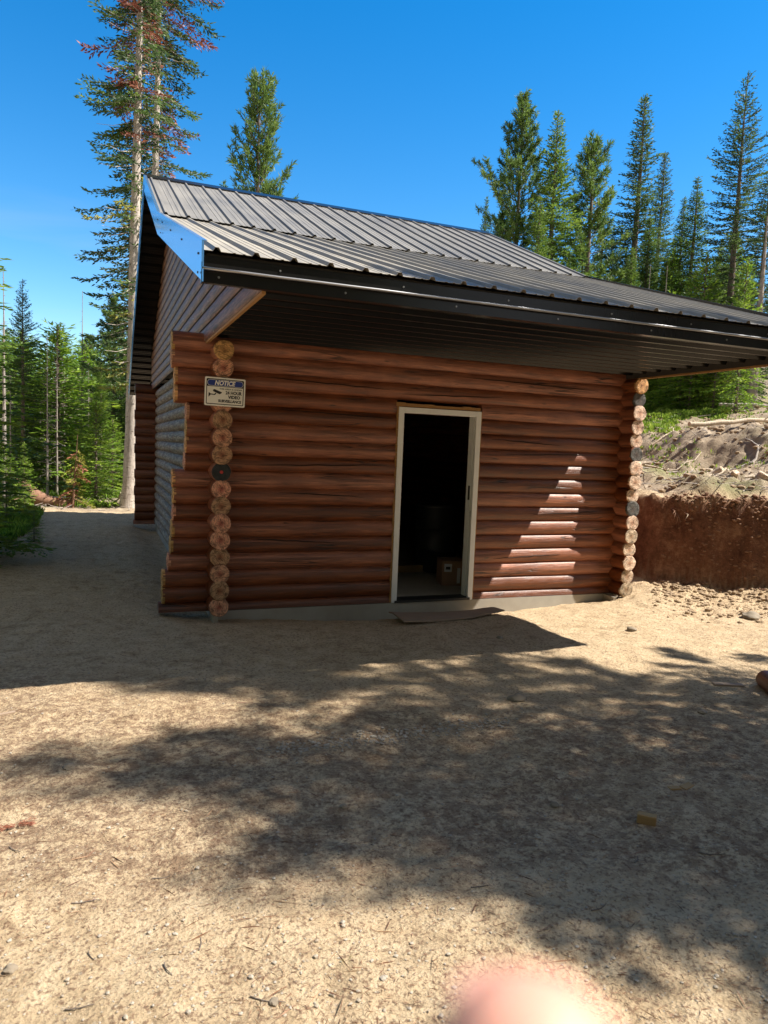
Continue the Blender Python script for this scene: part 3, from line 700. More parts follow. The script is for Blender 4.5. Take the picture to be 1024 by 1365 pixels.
def near_sampler():
    px = R.uniform(-40, 1064); py = 830 + 560 * R.random() ** .8; x, y = on_plane(px, py)
    if -.12 < x < BW + .1 and y > -.12: return None
    return x, y
scatter_stones('gravel', 1600, near_sampler, .0025, .009, 'fine loose gravel strewn over the bare dirt', 'gravel')
def strip_sampler():
    t = R.random(); px = 365 + 320 * t + R.gauss(0, 14); py = 1003 - 46 * t + R.gauss(0, 5); return on_plane(px, py)
scatter_stones('gravel_strip', 700, strip_sampler, .004, .014, 'thin strip of pale grey gravel across the dappled ground', 'gravel', .8)
def bl_sampler():
    px = R.choice((250, 430, 470, 300)) + R.gauss(0, 90); py = 1290 + R.gauss(0, 45); return on_plane(px, py)
scatter_stones('pale_pebbles', 80, bl_sampler, .004, .012, 'pale pebbles in the bright sand at the bottom', 'pebbles', .8)
def toe_sampler():
    k = R.randrange(3, 8); t = R.random(); (ya, xa), (yb, xb) = TOE[k - 1], TOE[k]; x = xa + (xb - xa) * t; y = ya + (yb - ya) * t; d = abs(R.gauss(0, .55)); return x - .7 * d, y - .75 * d
scatter_stones('bank_rubble', 2600, toe_sampler, .006, .035, 'broken clods and rubble spilled below the cut bank', 'rubble', -.4, 'duff')
def hill_sampler():
    px = R.uniform(830, 1080); x, y = spot(px, R.uniform(9.2, 20)); return (x, y) if seg_dist(x, y) > .45 else None
scatter_stones('hillside_rubble', 1500, hill_sampler, .01, .06, 'stones and clods strewn over the torn hillside soil', 'rubble', -.5, 'duff')
def face_sampler():
    k = R.randrange(3, 8); t = R.random(); (ya, xa), (yb, xb) = TOE[k - 1], TOE[k]; L = math.hypot(xb - xa, yb - ya); d = R.uniform(-.06, .30); return xa + (xb - xa) * t + d * abs(yb - ya) / L, ya + (yb - ya) * t + d * abs(xb - xa) / L
scatter_stones('bank_clods', 2600, face_sampler, .006, .03, 'clods and small stones bedded in the cut bank face', 'soil clods', -.5, 'clod')

# litter: needles and twiglets, one object
def blades_mesh(name, O, D, L, Wd, tone, mat, up=None):
    n = len(O); D = D / np.linalg.norm(D, axis=1, keepdims=True); rv = NR.normal(size=(n, 3)); Sd = np.cross(D, rv); Sd /= np.linalg.norm(Sd, axis=1, keepdims=True) + 1e-9
    L = L[:, None]; Wd = Wd[:, None]
    V = np.stack([O, O + D * L * .45 + Sd * Wd * .5, O + D * L, O + D * L * .45 - Sd * Wd * .5], 1).reshape(-1, 3).astype(np.float32)
    me = bpy.data.meshes.new(name); me.vertices.add(4 * n); me.vertices.foreach_set('co', V.ravel()); me.loops.add(4 * n); me.loops.foreach_set('vertex_index', np.arange(4 * n, dtype=np.int32))
    me.polygons.add(n); me.polygons.foreach_set('loop_start', np.arange(0, 4 * n, 4, dtype=np.int32)); me.update(calc_edges=True)
    a = me.attributes.new('tone', 'FLOAT', 'POINT'); a.data.foreach_set('value', np.repeat(tone, 4).astype(np.float32)); me.materials.append(mat); return me
def litter():
    O, D, L, W, T = [], [], [], [], []
    for i in range(6500):
        px = R.uniform(-40, 1064); py = 835 + 560 * R.random() ** .75; x, y = on_plane(px, py)
        if -.12 < x < BW + .1 and y > -.12: continue
        dens = .35 + .9 * fbm(x, y, 1.1, 3) + .35 * sstep(-3.0, -4.4, y + .35 * x)
        if R.random() > dens: continue
        a = R.uniform(0, 6.28); l = R.uniform(.010, .036) if R.random() < .95 else R.uniform(.05, .11); O.append((x, y, ground_z(x, y) + .003)); D.append((math.cos(a), math.sin(a), R.uniform(-.05, .12))); L.append(l); W.append(.0016 + l * .035); T.append(R.random())
    me = blades_mesh('needle_litter', np.array(O), np.array(D), np.array(L), np.array(W), np.array(T), M['litterm'])
    tag(link(bpy.data.objects.new('needle_litter', me)), 'dry conifer needles and bits of bark scattered on the dirt', 'needle litter', kind='stuff')
litter()
def stick(name, px, py, L, rz, r, mat, label, cat, bend=.15, group='fallen twigs on the dirt', pos=None, forks=1):
    if not pos: L *= .7; r *= .8
    x, y = pos if pos else on_plane(px, py); mb = MB(); n = 7; pts = []
    z0 = rest(x, y)
    for i in range(n):
        t = i / (n - 1) - .5; lx = L * t; ly = bend * L * (4 * t * t) * .5; gx = x + lx * math.cos(rz) - ly * math.sin(rz); gy = y + lx * math.sin(rz) + ly * math.cos(rz); pts.append((lx, ly, ground_z(gx, gy) - z0 + r * .9 + R.uniform(0, r)))
    mb.tube(pts, [r * (1.1 - .6 * i / n) for i in range(n)], 7, True, .5, .12)
    for k in range(forks):
        p = Vector(pts[2 + k % 4]); d = Vector((.5, R.choice((-1, 1)) * .8, .35)).normalized() * L * .22; mb.tube([p, p + d * .5, p + d + Vector((0, 0, -r))], [r * .5, r * .4, r * .2], 5)
    o = mb.build(name, mat, None, True, 60); o.location = (x, y, z0); o.rotation_euler = (0, 0, rz); tag(o, label, cat, group); return o
for px, py, L, rz, lab in ((356, 1338, .16, -.5, 'thin dark twig among pale pebbles at the bottom'), (215, 1170, .10, .1, 'short dark twig on bright sand under the left shadow edge'),
    (18, 1140, .10, -.9, 'short twig near the left edge below the reddish needles'), (120, 1280, .07, -1.2, 'little dark twig in bright sand lower left'),
    (138, 965, .16, 1.0, 'forked twig by the cabin shadow edge at left'), (105, 1352, .12, -.3, 'twig at the bottom edge lower left'), (115, 1208, .14, .0, 'pale thin twig lying level on bright sand'),
    (576, 1016, .09, -.9, 'pale twig in the shade below the gravel strip'), (950, 1140, .16, -.45, 'long dark twig in shade near the right edge'), (268, 1258, .10, 1.4, 'upright looking twig among the pebbles'),
    (222, 1300, .10, -1.3, 'small dark twig right of the lower left stone'), (850, 1145, .10, .7, 'short twig in shade under the tan wood block'), (800, 1210, .12, .2, 'twig in the dark shade lower right'), (640, 1180, .10, -.3, 'twig in the middle of the dark shade')):
    stick('twig', px, py, L, rz, .0028, M['bark'], lab, 'twig')
# reddish dead sprig at the left edge
def sprig(px, py, n, size, mat, label, cat, name='needle_sprig', tone=(.3, 1), pos=None):
    x, y = pos or on_plane(px, py); O, D, L, W, T = [], [], [], [], []
    for b in range(6):
        a = R.uniform(-.6, .6) + (PI if b % 2 else 0); l = size * R.uniform(.5, 1)
        for i in range(n // 6):
            t = R.random(); O.append((math.cos(a) * l * t, math.sin(a) * l * t, .008 + .01 * R.random())); a2 = a + R.choice((-1, 1)) * .7; D.append((math.cos(a2), math.sin(a2), R.uniform(0, .4))); L.append(size * .22); W.append(size * .022); T.append(R.uniform(*tone))
    me = blades_mesh(name, np.array(O), np.array(D), np.array(L), np.array(W), np.array(T), mat); o = link(bpy.data.objects.new(name, me)); o.location = (x, y, rest(x, y)); tag(o, label, cat); return o
sprig(22, 1106, 260, .11, M['red_n'], 'dead rust red conifer sprig on bright sand at the left edge', 'sprig')
sprig(461, 1283, 60, .03, M['yellow'], 'tiny yellow green sprig among the pebbles at the bottom', 'sprig')

# ------------------------------------------------------------------ trees
class Tree:
    def __init__(s): s.O = {}; s.wood = MB()
    def add(s, mat, O, D, L, W, T):
        d = s.O.setdefault(mat, [[], [], [], [], []])
        for a, b in zip(d, (O, D, L, W, T)): a.append(b)
def unit(v): return v / (np.linalg.norm(v, axis=-1, keepdims=True) + 1e-9)
def branch_spray(T, P0, az, L, e, droop, upt, mat, bl=.085, bw=.026, step=.085, bs=.055, tone=.5, twig=.45, flat=.25, wood=.012, wide=1.0):
    """one spruce or fir limb: curved axis, side twigs, needles along them"""
    rad = np.array([math.cos(az), math.sin(az), 0]); side = np.array([-math.sin(az), math.cos(az), 0]); z = np.array([0, 0, 1.])
    def pos(t): t = np.asarray(t)[..., None]; return P0 + L * (t * math.cos(e) * rad + (t * math.sin(e) - droop * t ** 2 + upt * t ** 3) * z)
    m = max(2, int(L / step)); ts = np.linspace(.14, 1, m) + NR.uniform(-.3, .3, m) / m; ts = np.clip(ts, .05, 1)
    P = pos(ts); Tg = unit(pos(ts + .02) - P)
    O, D = [], []
    for sg in (-1, 1):
        lt = np.minimum(twig * wide, wide * (.5 * L * (1.03 - ts) + .10)) * NR.uniform(.65, 1.15, m) * (ts * .6 + .4)
        dr = unit(Tg * .75 + sg * side * .8 + z * NR.uniform(-.28, .12, (m, 1)))
        mx = max(2, int(lt.max() / bs)); k = np.arange(mx)[None, :] * bs + NR.uniform(0, bs, (m, mx)); ok = k < lt[:, None]
        o = P[:, None, :] + dr[:, None, :] * k[..., None] - z * (k[..., None] ** 2) * .35
        dd = dr[:, None, :] + side * NR.choice([-1, 1], (m, mx, 1)) * .35 + NR.normal(0, .28, (m, mx, 3)); dd[..., 2] = dd[..., 2] * flat * 2 + .05
        O.append(o[ok]); D.append(dd[ok])
    k = max(3, int(L / .05)); t2 = NR.uniform(.1, 1, k); O.append(pos(t2)); D.append(unit(pos(t2 + .02) - pos(t2)) + NR.normal(0, .45, (k, 3)))
    O = np.concatenate(O); D = np.concatenate(D); n = len(O)
    T.add(mat, O, D, NR.uniform(.7, 1.25, n) * bl, NR.uniform(.7, 1.3, n) * bw, np.clip(tone + NR.normal(0, .16, n), 0, 1))
    if wood: 
        q = pos(np.linspace(0, .92, 4)); T.wood.tube([tuple(p) for p in q], [wood, wood * .75, wood * .5, wood * .2], 4, False)
def trunk(T, H, r0, lean=0, seed=0, seg=12, top=.015):
    n = max(8, int(H / .6)); pts = []; rad = []
    for i in range(n + 1):
        t = i / n; w = .02 * H * .1; pts.append((lean * t * H + w * noise.noise(Vector((seed, t * 3, 0))), w * noise.noise(Vector((seed, t * 3, 9))), t * H - .15 * (i == 0)))
        rad.append(max(top, r0 * (1 - t) ** .85 * (1 + .55 * math.exp(-t * H / .25))))
    T.wood.tube(pts, rad, seg, True, .5, .05); T.pts = pts
    def axis_(h): f = max(0, min(n - 1e-6, h / H * n)); i = int(f); a, b = Vector(pts[i]), Vector(pts[i + 1]); return np.array(a.lerp(b, f - i))
    return axis_
def fir(seed, H=14, R0=1.5, base=.6, r0=.17, shape=.85, lev=.19, nb=5, mat='fir', droop=.25, gap=.08, tone=(.3, .75), bw=.042, wide=1.0, irregular=.2, tip_up=.5, bs=.06, step=.09):
    global R; T = Tree(); ax = trunk(T, H, r0, 0, seed); rg = random.Random(seed); h = base; lump = 1
    while h < H - .12:
        rel = (h - base) / (H - base); Rh = R0 * ((1 - rel) ** shape) * (1 - .35 * math.exp(-rel * 12)) * (1 + irregular * noise.noise(Vector((seed, rel * 9, 1))) * 2) + .06
        a0 = rg.uniform(0, 6.28)
        for k in range(nb if rel < .93 else 4):
            if rg.random() < gap: continue
            L = Rh * rg.uniform(.68, 1.15) * (1 + .2 * noise.noise(Vector((seed + 5, rel * 5, k))))
            e = math.radians(-12 + 62 * rel ** 1.6 + rg.uniform(-8, 8))
            branch_spray(T, ax(h + rg.uniform(-.06, .06)), a0 + k * 2 * PI / nb + rg.uniform(-.3, .3), max(.10, L), e, droop * (1 - rel), tip_up * droop * .9, mat, .12, bw, step, bs, rg.uniform(*tone), wide=wide)
        h += lev * (1.1 - .5 * rel) * rg.uniform(.8, 1.2)
    T.add(mat, np.array([ax(H - .3 * t) for t in np.linspace(0, 1, 30)]), NR.normal(0, .3, (30, 3)) + np.array([0, 0, 1.]), np.full(30, .09), np.full(30, .02), np.full(30, .5))
    return T
def pine(seed, H=10, R0=1.7, base=1.5, r0=.16, lev=.36, nb=4, mat='pine', tone=(.3, .85), tuft=18, bl=.17, bw=.030, full=1.35):
    T = Tree(); ax = trunk(T, H, r0, 0, seed); rg = random.Random(seed); h = base; z = np.array([0, 0, 1.])
    while h < H - .1:
        rel = (h - base) / (H - base); Rh = R0 * (1 - rel ** 2.1) ** .75 * (1 + .5 * noise.noise(Vector((seed, rel * 6, 1)))) * (.65 + .35 * min(1, rel * 4)) + .12; a0 = rg.uniform(0, 6.28)
        for k in range(nb):
            if rg.random() < .1: continue
            L = Rh * rg.uniform(.5, 1.15); az = a0 + k * 2 * PI / nb + rg.uniform(-.4, .4); e = math.radians(5 + 45 * rel + rg.uniform(-10, 15)); P0 = ax(h)
            rad = np.array([math.cos(az), math.sin(az), 0]); side = np.array([-math.sin(az), math.cos(az), 0])
            def pos(t): return P0 + L * (t * math.cos(e) * rad + (t * math.sin(e) - .12 * t + .28 * t * t) * z)
            tn = rg.uniform(*tone); T.wood.tube([tuple(pos(t)) for t in (0, .33, .66, .95)], [.016, .013, .009, .005], 4, False)
            for j in range(max(3, int(L * 7 * full))):
                t = 1 - rg.random() ** 1.3 * .75; c = pos(t) + side * rg.uniform(-1, 1) * .28 * L * (1.15 - t) + z * rg.uniform(-.05, .13)
                ax_ = unit(rad * .6 + side * rg.uniform(-.6, .6) + z * .8); n = tuft
                O = c + np.outer(NR.uniform(-.12, .12, n), ax_); D = ax_ * .8 + NR.normal(0, .55, (n, 3)); T.add(mat, O, D, NR.uniform(.7, 1.2, n) * bl, np.full(n, bw), np.clip(tn + NR.normal(0, .15, n), 0, 1))
        h += lev * rg.uniform(.7, 1.2) * (1 - .45 * rel)
    return T
def snag(seed, H=9, r0=.09, nbr=70, Lb=.9, base=.15):
    T = Tree(); ax = trunk(T, H, r0, 0, seed, 8); rg = random.Random(seed)
    for i in range(nbr):
        rel = base + (1 - base) * rg.random(); h = rel * H; L = Lb * (1.1 - rel) * rg.uniform(.3, 1.2); az = rg.uniform(0, 6.28); p = ax(h); d = np.array([math.cos(az), math.sin(az), rg.uniform(-.35, .35)])
        q = [p, p + d * L * .5 + np.array([0, 0, -.05 * L]), p + d * L + np.array([0, 0, rg.uniform(-.25, .1) * L])]; T.wood.tube([tuple(x) for x in q], [.011, .007, .003], 3, False)
        for j in range(3):
            b = q[1] + (q[2] - q[1]) * rg.random(); e = b + np.array([rg.uniform(-1, 1), rg.uniform(-1, 1), rg.uniform(-.8, .3)]) * L * .22; T.wood.tube([tuple(b), tuple(e)], [.005, .002], 3, False)
    return T
def build_tree(T, name, label, cat, group, bark, loc=(0, 0, 0), rz=0, s=1.0):
    root = empty(name, loc, rz, label, cat, group); root.scale = (s, s, s)
    T.wood.build('trunk', bark, root, True, 60)
    for i, (mat, d) in enumerate(T.O.items()):
        me = blades_mesh('crown' if i == 0 else 'dead_foliage', *[np.concatenate(a) for a in d], M[mat]); link(bpy.data.objects.new(me.name if i == 0 else 'dead_foliage', me), root)
        me.name = 'crown' if i == 0 else 'dead_foliage'
    return root
def clone(root, loc, rz, s, label, group, sz=None):
    r = root.copy(); COL.objects.link(r); r.location = loc; r.rotation_euler = (0, 0, rz); r.scale = (s, s, sz or s); r['label'] = label
    if group: r['group'] = group
    for ch in PROTO_CH[root.name]:
        c = ch.copy(); COL.objects.link(c); c.parent = r
    return r
PROTO = {}; PROTO_CH = {}; USED = set()
def place(kind, px, dist, top=None, H=None, label=None, group=None, rz=None, sxy=None, pos=None, dz=0):
    T, H0, name, cat, bark = PROTO[kind]
    if top: px_b = px - (600 - top) * (.0404 + (px - 512) / 10700)      # the base of a plumb trunk whose tip is seen at px
    x, y = pos or spot(px_b if top else px, dist); g = ground_z(x, y) - .05 + dz
    if H is None:
        r = ray(px, top); d = math.hypot(x - CAM.x, y - CAM.y); H = CAM.z + r.z / math.hypot(r.x, r.y) * d - g
    s = H / H0; rz = R.uniform(0, 6.28) if rz is None else rz; sx = (sxy or 1) * s
    if kind not in USED:
        USED.add(kind); root = build_tree(T, name, label, cat, group, bark, (x, y, g), rz, s); root.scale = (sx, sx, s); PROTO[kind] = (root, H0, name, cat, bark); PROTO_CH[root.name] = [c for c in COL.objects if c.parent == root]; return root
    return clone(T, (x, y, g), rz, sx, label, group, s)
def proto(kind, T, H, name, cat, bark): PROTO[kind] = (T, H, name, cat, M[bark])
proto('firA', fir(3, 14, 1.9, .5, shape=.95, tone=(.25, .7)), 14, 'fir_tree', 'tree', 'bark')
proto('firB', fir(8, 14, 1.45, .4, shape=.75, lev=.2, nb=5, mat='bluefir', irregular=.35, tone=(.3, .8)), 14, 'fir_tree', 'tree', 'bark')
proto('firC', fir(13, 13, 2.5, .5, shape=1.0, lev=.24, nb=6, mat='fir', gap=.04, tone=(.45, .95), wide=1.25, bw=.046, bs=.07), 13, 'fir_tree', 'tree', 'bark')
proto('spruceA', fir(21, 14, 2.3, .8, shape=.75, lev=.27, nb=5, mat='bluefir', gap=.2, droop=.35, irregular=.3, tone=(.25, .7)), 14, 'spruce_tree', 'tree', 'bark')
proto('pineA', pine(31, 12, 1.9, 2.2, lev=.33, nb=5), 12, 'pine_tree', 'tree', 'bark')
proto('pineB', pine(37, 10, 1.45, 1.6, lev=.30, nb=5, tone=(.4, .95), full=1.2), 10, 'pine_tree', 'tree', 'bark')
proto('young', fir(41, 4, 1.0, .15, .05, shape=.9, lev=.16, nb=6, mat='bright', tone=(.2, .8), gap=.02, bw=.03), 4, 'young_fir', 'young tree', 'bark')
proto('snagA', snag(51, 9, .085, 110, .9), 9, 'dead_tree', 'dead tree', 'snag')
proto('snagB', snag(57, 10, .11, 60, .7, .3), 10, 'dead_tree', 'dead tree', 'snag')
SK = 'trees rising behind the cabin roof'
for kind, px, dist, top, lab, rz, sx in (
    ('pineA', 700, 25, 133, 'tall full lodgepole pine, first big tree right of the ridge end', .3, 1.0), ('firA', 650, 29, 262, 'short dark fir at the left end of the right hand row', 1, .8),
    ('firC', 746, 24, 148, 'pointed bright green fir between the two pines', 2, 1.25), ('pineB', 795, 25, 186, 'shaggy forked pine in the middle of the right hand row', 2.6, 1.1),
    ('firB', 862, 27, 128, 'very tall thin spired fir in the middle of the right hand row', .5, 1.5), ('firB', 888, 29, 203, 'thin fir just right of the tallest thin spire', 2.2, 1.3),
    ('firA', 932, 24, 236, 'dark conical fir left of the sparse tall spruce', 4.1, 1.5), ('firA', 914, 25, 263, 'dark fir tip leaning on the conical fir', .2, 1.3), ('spruceA', 1000, 21, 97, 'tall sparse spruce near the right edge', 1.0, 1.15),
    ('spruceA', 1030, 20, 215, 'dark spruce cut off by the right edge', 3.0, 1.2), ('firC', 722, 22, 262, 'shorter bright fir in front of the tall pine', 3, 1.1), ('firA', 820, 27, 300, 'small fir tucked behind the shaggy pine', 5, .9),
    ('young', 998, 17.5, 345, 'bright young fir in front of the sparse spruce', 0, .8), ('firC', 845, 23, 330, 'low bright fir under the thin spire', 1.4, 1.15), ('firC', 960, 22, 330, 'low dense fir left of the bright young fir', 3.4, 1.1),
    ('firA', 780, 26, 300, 'dark narrow fir behind the shaggy forked pine', 3.9, 1.1),
    ('firA', 868, 25, 290, 'dense fir in front of the tallest thin spire', 2.9, 1.6), ('pineA', 672, 26, 285, 'ragged pine at the foot of the tall full pine', 2.0, 1.2), ('firC', 900, 26, 318, 'broad low fir below the dark fir tip', .9, 1.2), ('firC', 985, 25, 300, 'broad fir behind the sparse tall spruce', 2.9, 1.2), ('firB', 808, 29, 262, 'faint thin spire right of the shaggy forked pine', 1.9, 1.3)):
    place(kind, px, dist, top, label=lab, group=SK, rz=rz, sxy=sx)
place('pineB', 348, 24, 102, label='lone pine standing behind the left part of the roof ridge', rz=1.2, sxy=.8)
place('firA', 299, 26, 241, label='tiny conifer tip peeking over the ridge left of the lone pine', rz=1.2)
# hill forest to the right under the eave
HG = 'young forest on the hillside below the eave'
for i in range(38):
    px = 838 + 150 * ((i * .618) % 1) ** 1.1; place(['young', 'firC', 'young', 'young', 'young'][i % 5], px, (19.6 if i % 5 in (0, 2, 4) else 23) + 5 * ((i * .37) % 1), None, [2.8, 4.6, 3.6, 4.4, 2.2][i % 5] * R.uniform(.8, 1.2), 'green fir in the dense young stand on the hillside right of the log ends', HG)
for px, d, H in ((850, 22, 4.2), (872, 23, 4.4), (893, 24, 4.2), (911, 21.5, 4), (928, 25, 4.3), (960, 24, 4)): place('snagB', px, d, None, H, 'thin grey trunk among the young firs on the hillside', 'grey trunks among the hillside firs')
place('snagB', 997, 19.5, None, 4.6, 'thick pale grey trunk standing right of the hillside firs', None, sxy=2.6)
for i in range(24):
    px = 700 + 420 * ((i * .618) % 1); place(['firA', 'firC', 'pineA', 'spruceA', 'firB'][i % 5], px, 36 + 30 * ((i * .37) % 1), R.uniform(330, 470), None, 'distant conifer higher up on the right hand slope', 'distant trees on the slope')
# left side forest
LG = 'conifers in the woods left of the cabin'
place('spruceA', 30, 22, 373, label='pointed spruce at left, tallest tree against the low sky', rz=2.0, sxy=1.0)
place('snagA', 63, 20, 448, label='bare grey snag right of the pointed spruce', rz=1, sxy=.8); place('snagA', 76, 21, 455, label='second bare snag standing close to the first', rz=3, sxy=.7)
place('snagB', 110, 24, 388, label='tallest bare snag left of the big double trunk', rz=3, sxy=.8)
place('snagB', 6, 17, None, 5, 'pale bare trunk at the far left edge of the woods', None)
place('young', 32, 17.5, 590, label='yellow green young fir below the pointed spruce', rz=1, sxy=.8)
place('pineB', 20, 27, 545, label='round pine at the left edge behind the young fir', rz=1); place('firC', 108, 21, 560, label='bushy green fir right of the bare snags', rz=1, sxy=.7)
place('firC', 135, 22, 470, label='dark bushy fir against the big pale trunk', rz=2, sxy=.75); place('pineA', 152, 23.5, 400, label='loose dark conifer filling the gap behind the big pale trunk', rz=2, sxy=1.2)
for i in range(40):
    px = -60 + 290 * ((i * .618) % 1); d = 22 + 34 * ((i * .754) % 1); place(['young', 'pineA', 'firC', 'pineB', 'young', 'firC'][i % 6], px, d, R.uniform(430, 565), None, 'green conifer deep in the woods left of the cabin', LG, sxy=1.3 + .4 * (i % 3))
for i in range(14):
    px = -30 + 220 * ((i * .618 + .2) % 1); place(['snagA', 'snagB'][i % 2], px, 20 + 14 * ((i * .37) % 1), None, R.uniform(3, 4.6), 'thin dead grey tree among the left hand conifers', 'dead trees in the left hand woods', sxy=1)
for px, d, H, lab in ((8, 15, 1.5, 'low bright green fir bush at the far left edge'), (45, 12.5, .62, 'lit fir sapling just past the cabin shadow'), (128, 19, 2.6, 'green sapling behind the fallen log'), (150, 20, 2.2, 'small green sapling left of the big trunk base')): place('young', px, d, None, H, lab, None, sxy=1.3)

# the two big old spruces with bare pale trunks
def old_spruce(seed, H, r0, first, lean, boosts):
    T = Tree(); ax = trunk(T, H, r0, lean, seed, 14); rg = random.Random(seed); h = first
    while h < H - .2:
        rel = h / H
        for k in range(5):
            if rg.random() < .24: continue
            az = rg.uniform(0, 6.28); L = rg.uniform(.45, 1.1) * (1.3 if rel < .72 else 1.3 * (1 - rel) / .28 + .25); L *= boosts(h, az) * (.45 if math.cos(az + 1.95) > .55 and rg.random() < .7 else .92);
            if L < .2: continue
            m = 'bluefir'; q = rg.random()
            if h > 8.5 and q < (.34 if seed == 67 else .2): m = 'red_n'
            elif h < 8 and q < .22: m = 'yellow'
            elif q < .4: m = 'pine'
            branch_spray(T, ax(h), az, L, math.radians(rg.uniform(-22, 8)), .50, .42, m, .115, .038, .08, .055, rg.uniform(.2, .8), twig=.42, flat=.45)
        if rg.random() < .8:
            az = rg.uniform(0, 6.28); p = ax(h); d = np.array([math.cos(az), math.sin(az), -.35]); L = rg.uniform(.3, 1.0); T.wood.tube([tuple(p), tuple(p + d * L * .6), tuple(p + d * L + np.array([0, 0, .1]))], [.011, .007, .003], 3, False)
        h += .12 * rg.uniform(.6, 1.3)
    T.add('bluefir', np.array([ax(H)]), np.array([[0, 0, 1.]]), np.array([.1]), np.array([.02]), np.array([.5])); return T
def side_l(h, az):   # the trunk side turned to the cabin is nearly bare
    c = math.cos(az + .4); return (1.0 if c < .2 else .42) if h < 8.5 else (1.0 if c < .3 else .6)
x, y = spot(173, 18.4); build_tree(old_spruce(61, 16.5, .17, 3.0, .012, side_l), 'spruce_tree', 'tall old spruce with bare pale trunk beside the cabin back corner, left of the pair', 'tree', None, M['palebark'], (x, y, ground_z(x, y) - .05))
x, y = spot(199, 20.3); build_tree(old_spruce(67, 17.5, .15, 4.5, .010, lambda h, az: (1.15 if h > 6 else .5) * (.18 if math.cos(az + 1.95) > .1 else 1.05)), 'spruce_tree', 'tall old spruce with reddish dead boughs, right of the pair behind the roof', 'tree', None, M['palebark'], (x, y, ground_z(x, y) - .05))
# shaded spruce whose boughs reach in at the left edge
place('firC', -120, 11.0, None, 7, 'dark spruce reaching in from the left edge with shaded boughs', None, rz=.6, sxy=1.6)
# trees to the right of the picture: they throw the dappled shade
SH = 'trees beyond the right edge that shade the yard'
for (x, y, H, kind, sx) in ((6.84, -6.63, 11.5, 'spruceA', 1.35), (7.48, -5.27, 12.0, 'pineA', .8), (7.35, -7.45, 10.6, 'spruceA', 1.25)):
    place(kind, 0, 0, None, H, 'tall conifer beyond the right edge of the picture', SH, pos=(x, y), rz=x, sxy=sx)

# the woods the photographer stands in: they darken the shade and the reflections
for i in range(58):
    a = i / 58; th = math.radians(150 + 150 * a); d = 12 + 16 * ((i * .618) % 1); x = CAM.x + d * math.cos(th) * 1.1; y = CAM.y + d * math.sin(th)
    if y > -11.5 and x > -9: y = -11.5 - 3 * ((i * .37) % 1)
    place(['firA', 'firC', 'pineA', 'spruceA'][i % 4], 0, 0, None, 11 + 4 * ((i * .754) % 1), 'tall conifer in the woods behind the camera', 'woods behind the camera', pos=(x, y), rz=i, sxy=1.3)

# ------------------------------------------------------------------ woodland debris
def brink(px, off):
    d = 8.0
    while d < 40:
        x, y = spot(px, d)
        if x > 5.4 and seg_dist(x, y) > off: return d
        d += .1
    return 12
def big_log(px, dist, L, r, rz, label, mat='deadlog', up=0, pos=None, tilt=0):
    x, y = pos or spot(px, dist); mb = MB(); n = 9; pts = [(L * (i / (n - 1) - .5), .05 * noise.noise(Vector((px, i * .6, 0))), .04 * noise.noise(Vector((px, i * .6, 4)))) for i in range(n)]
    mb.tube(pts, [r * (1.15 - .45 * i / n) for i in range(n)], 10, True, .5, .07)
    for k in range(4): p = Vector(pts[1 + k * 2]); d = Vector((.3, R.uniform(-1, 1), R.uniform(.3, 1))).normalized() * R.uniform(1.5, 4) * r; mb.tube([p, p + d], [r * .28, r * .15], 5)
    o = mb.build('fallen_log', M[mat], None, True, 50); o.location = (x, y, rest(x, y, r * .7 + up)); o.rotation_euler = (0, -tilt, rz); tag(o, label, 'log', 'fallen logs'); return o
big_log(140, 19.0, 2.5, .14, -.30, 'big bleached fallen log beside the base of the double trunk', tilt=.03)
big_log(172, 19.6, 1.3, .09, .5, 'bleached log end rising by the big trunk', tilt=.5)
big_log(995, 13.2, 2.2, .036, -.15, 'long straight pale pole lying on the hillside near the right edge', tilt=.09)
big_log(868, 12.4, .8, .035, -.75, 'short pale log on the hillside beside the log ends', tilt=0)
big_log(1012, 18.5, 2.2, .035, .25, 'grey fallen log farther up the hillside at the right edge', 'snag')
big_log(1015, 19.0, 2.0, .035, -.6, 'dark fallen log crossing others below the pale grey trunk', 'snag', .15)
big_log(935, 18.0, 1.0, .03, .9, 'thin grey log by the green ground cover', 'snag')
for i, (px, d, L, rz, lab) in enumerate(((905, 12.0, .9, -.3, 'crooked grey branch on the bank top left of the stump'), (870, 11.6, 1.0, -.3, 'dark crooked branch on the bank top near the log ends'), (970, 11.2, .5, .3, 'pale branch at the bank brink'), (925, 11.4, .6, -.2, 'tangled root end at the bank brink'),
    (890, 13.8, .7, .3, 'grey stick across the middle hillside'), (985, 11.6, .6, -.5, 'forked stick right of the sawn stump'), (952, 15.5, .5, 1.1, 'upright curved pale branch near the forest edge'), (1010, 12.0, .7, .9, 'stick leaning near the right edge of the hillside'))):
    stick('fallen_branch', 0, 0, L, rz, .016, M['snag'] if i % 2 else M['deadlog'], lab, 'branch', .35, 'fallen branches on the hillside', spot(px, d), 3)
def stump(px, d, r, h, label, mat='root'):
    d = brink(px, d)
    x, y = spot(px, d); e = empty('tree_stump', (x, y, rest(x, y, -.03)), R.uniform(0, 6), label, 'stump'); mb = MB(); n = 7; mb.tube([(0, 0, h * i / (n - 1)) for i in range(n)], [r * (1 + .5 * math.exp(-i)) for i in range(n)], 14, True, .5, .12)
    for k in range(6): a = k * 1.05 + R.random(); mb.tube([(0, 0, .05), (math.cos(a) * r * 1.4, math.sin(a) * r * 1.4, .05), (math.cos(a) * r * 2.2, math.sin(a) * r * 2.2, -.02)], [r * .35, r * .25, r * .08], 6)
    mb.build('stump_body', M[mat], e, True, 60); q = MB(); q.tube([(0, 0, h + .001), (0, 0, h + .012)], [r * .98, r * .93], 14, True, .5, .06); q.build('sawn_top', M['end_pale'], e); return e
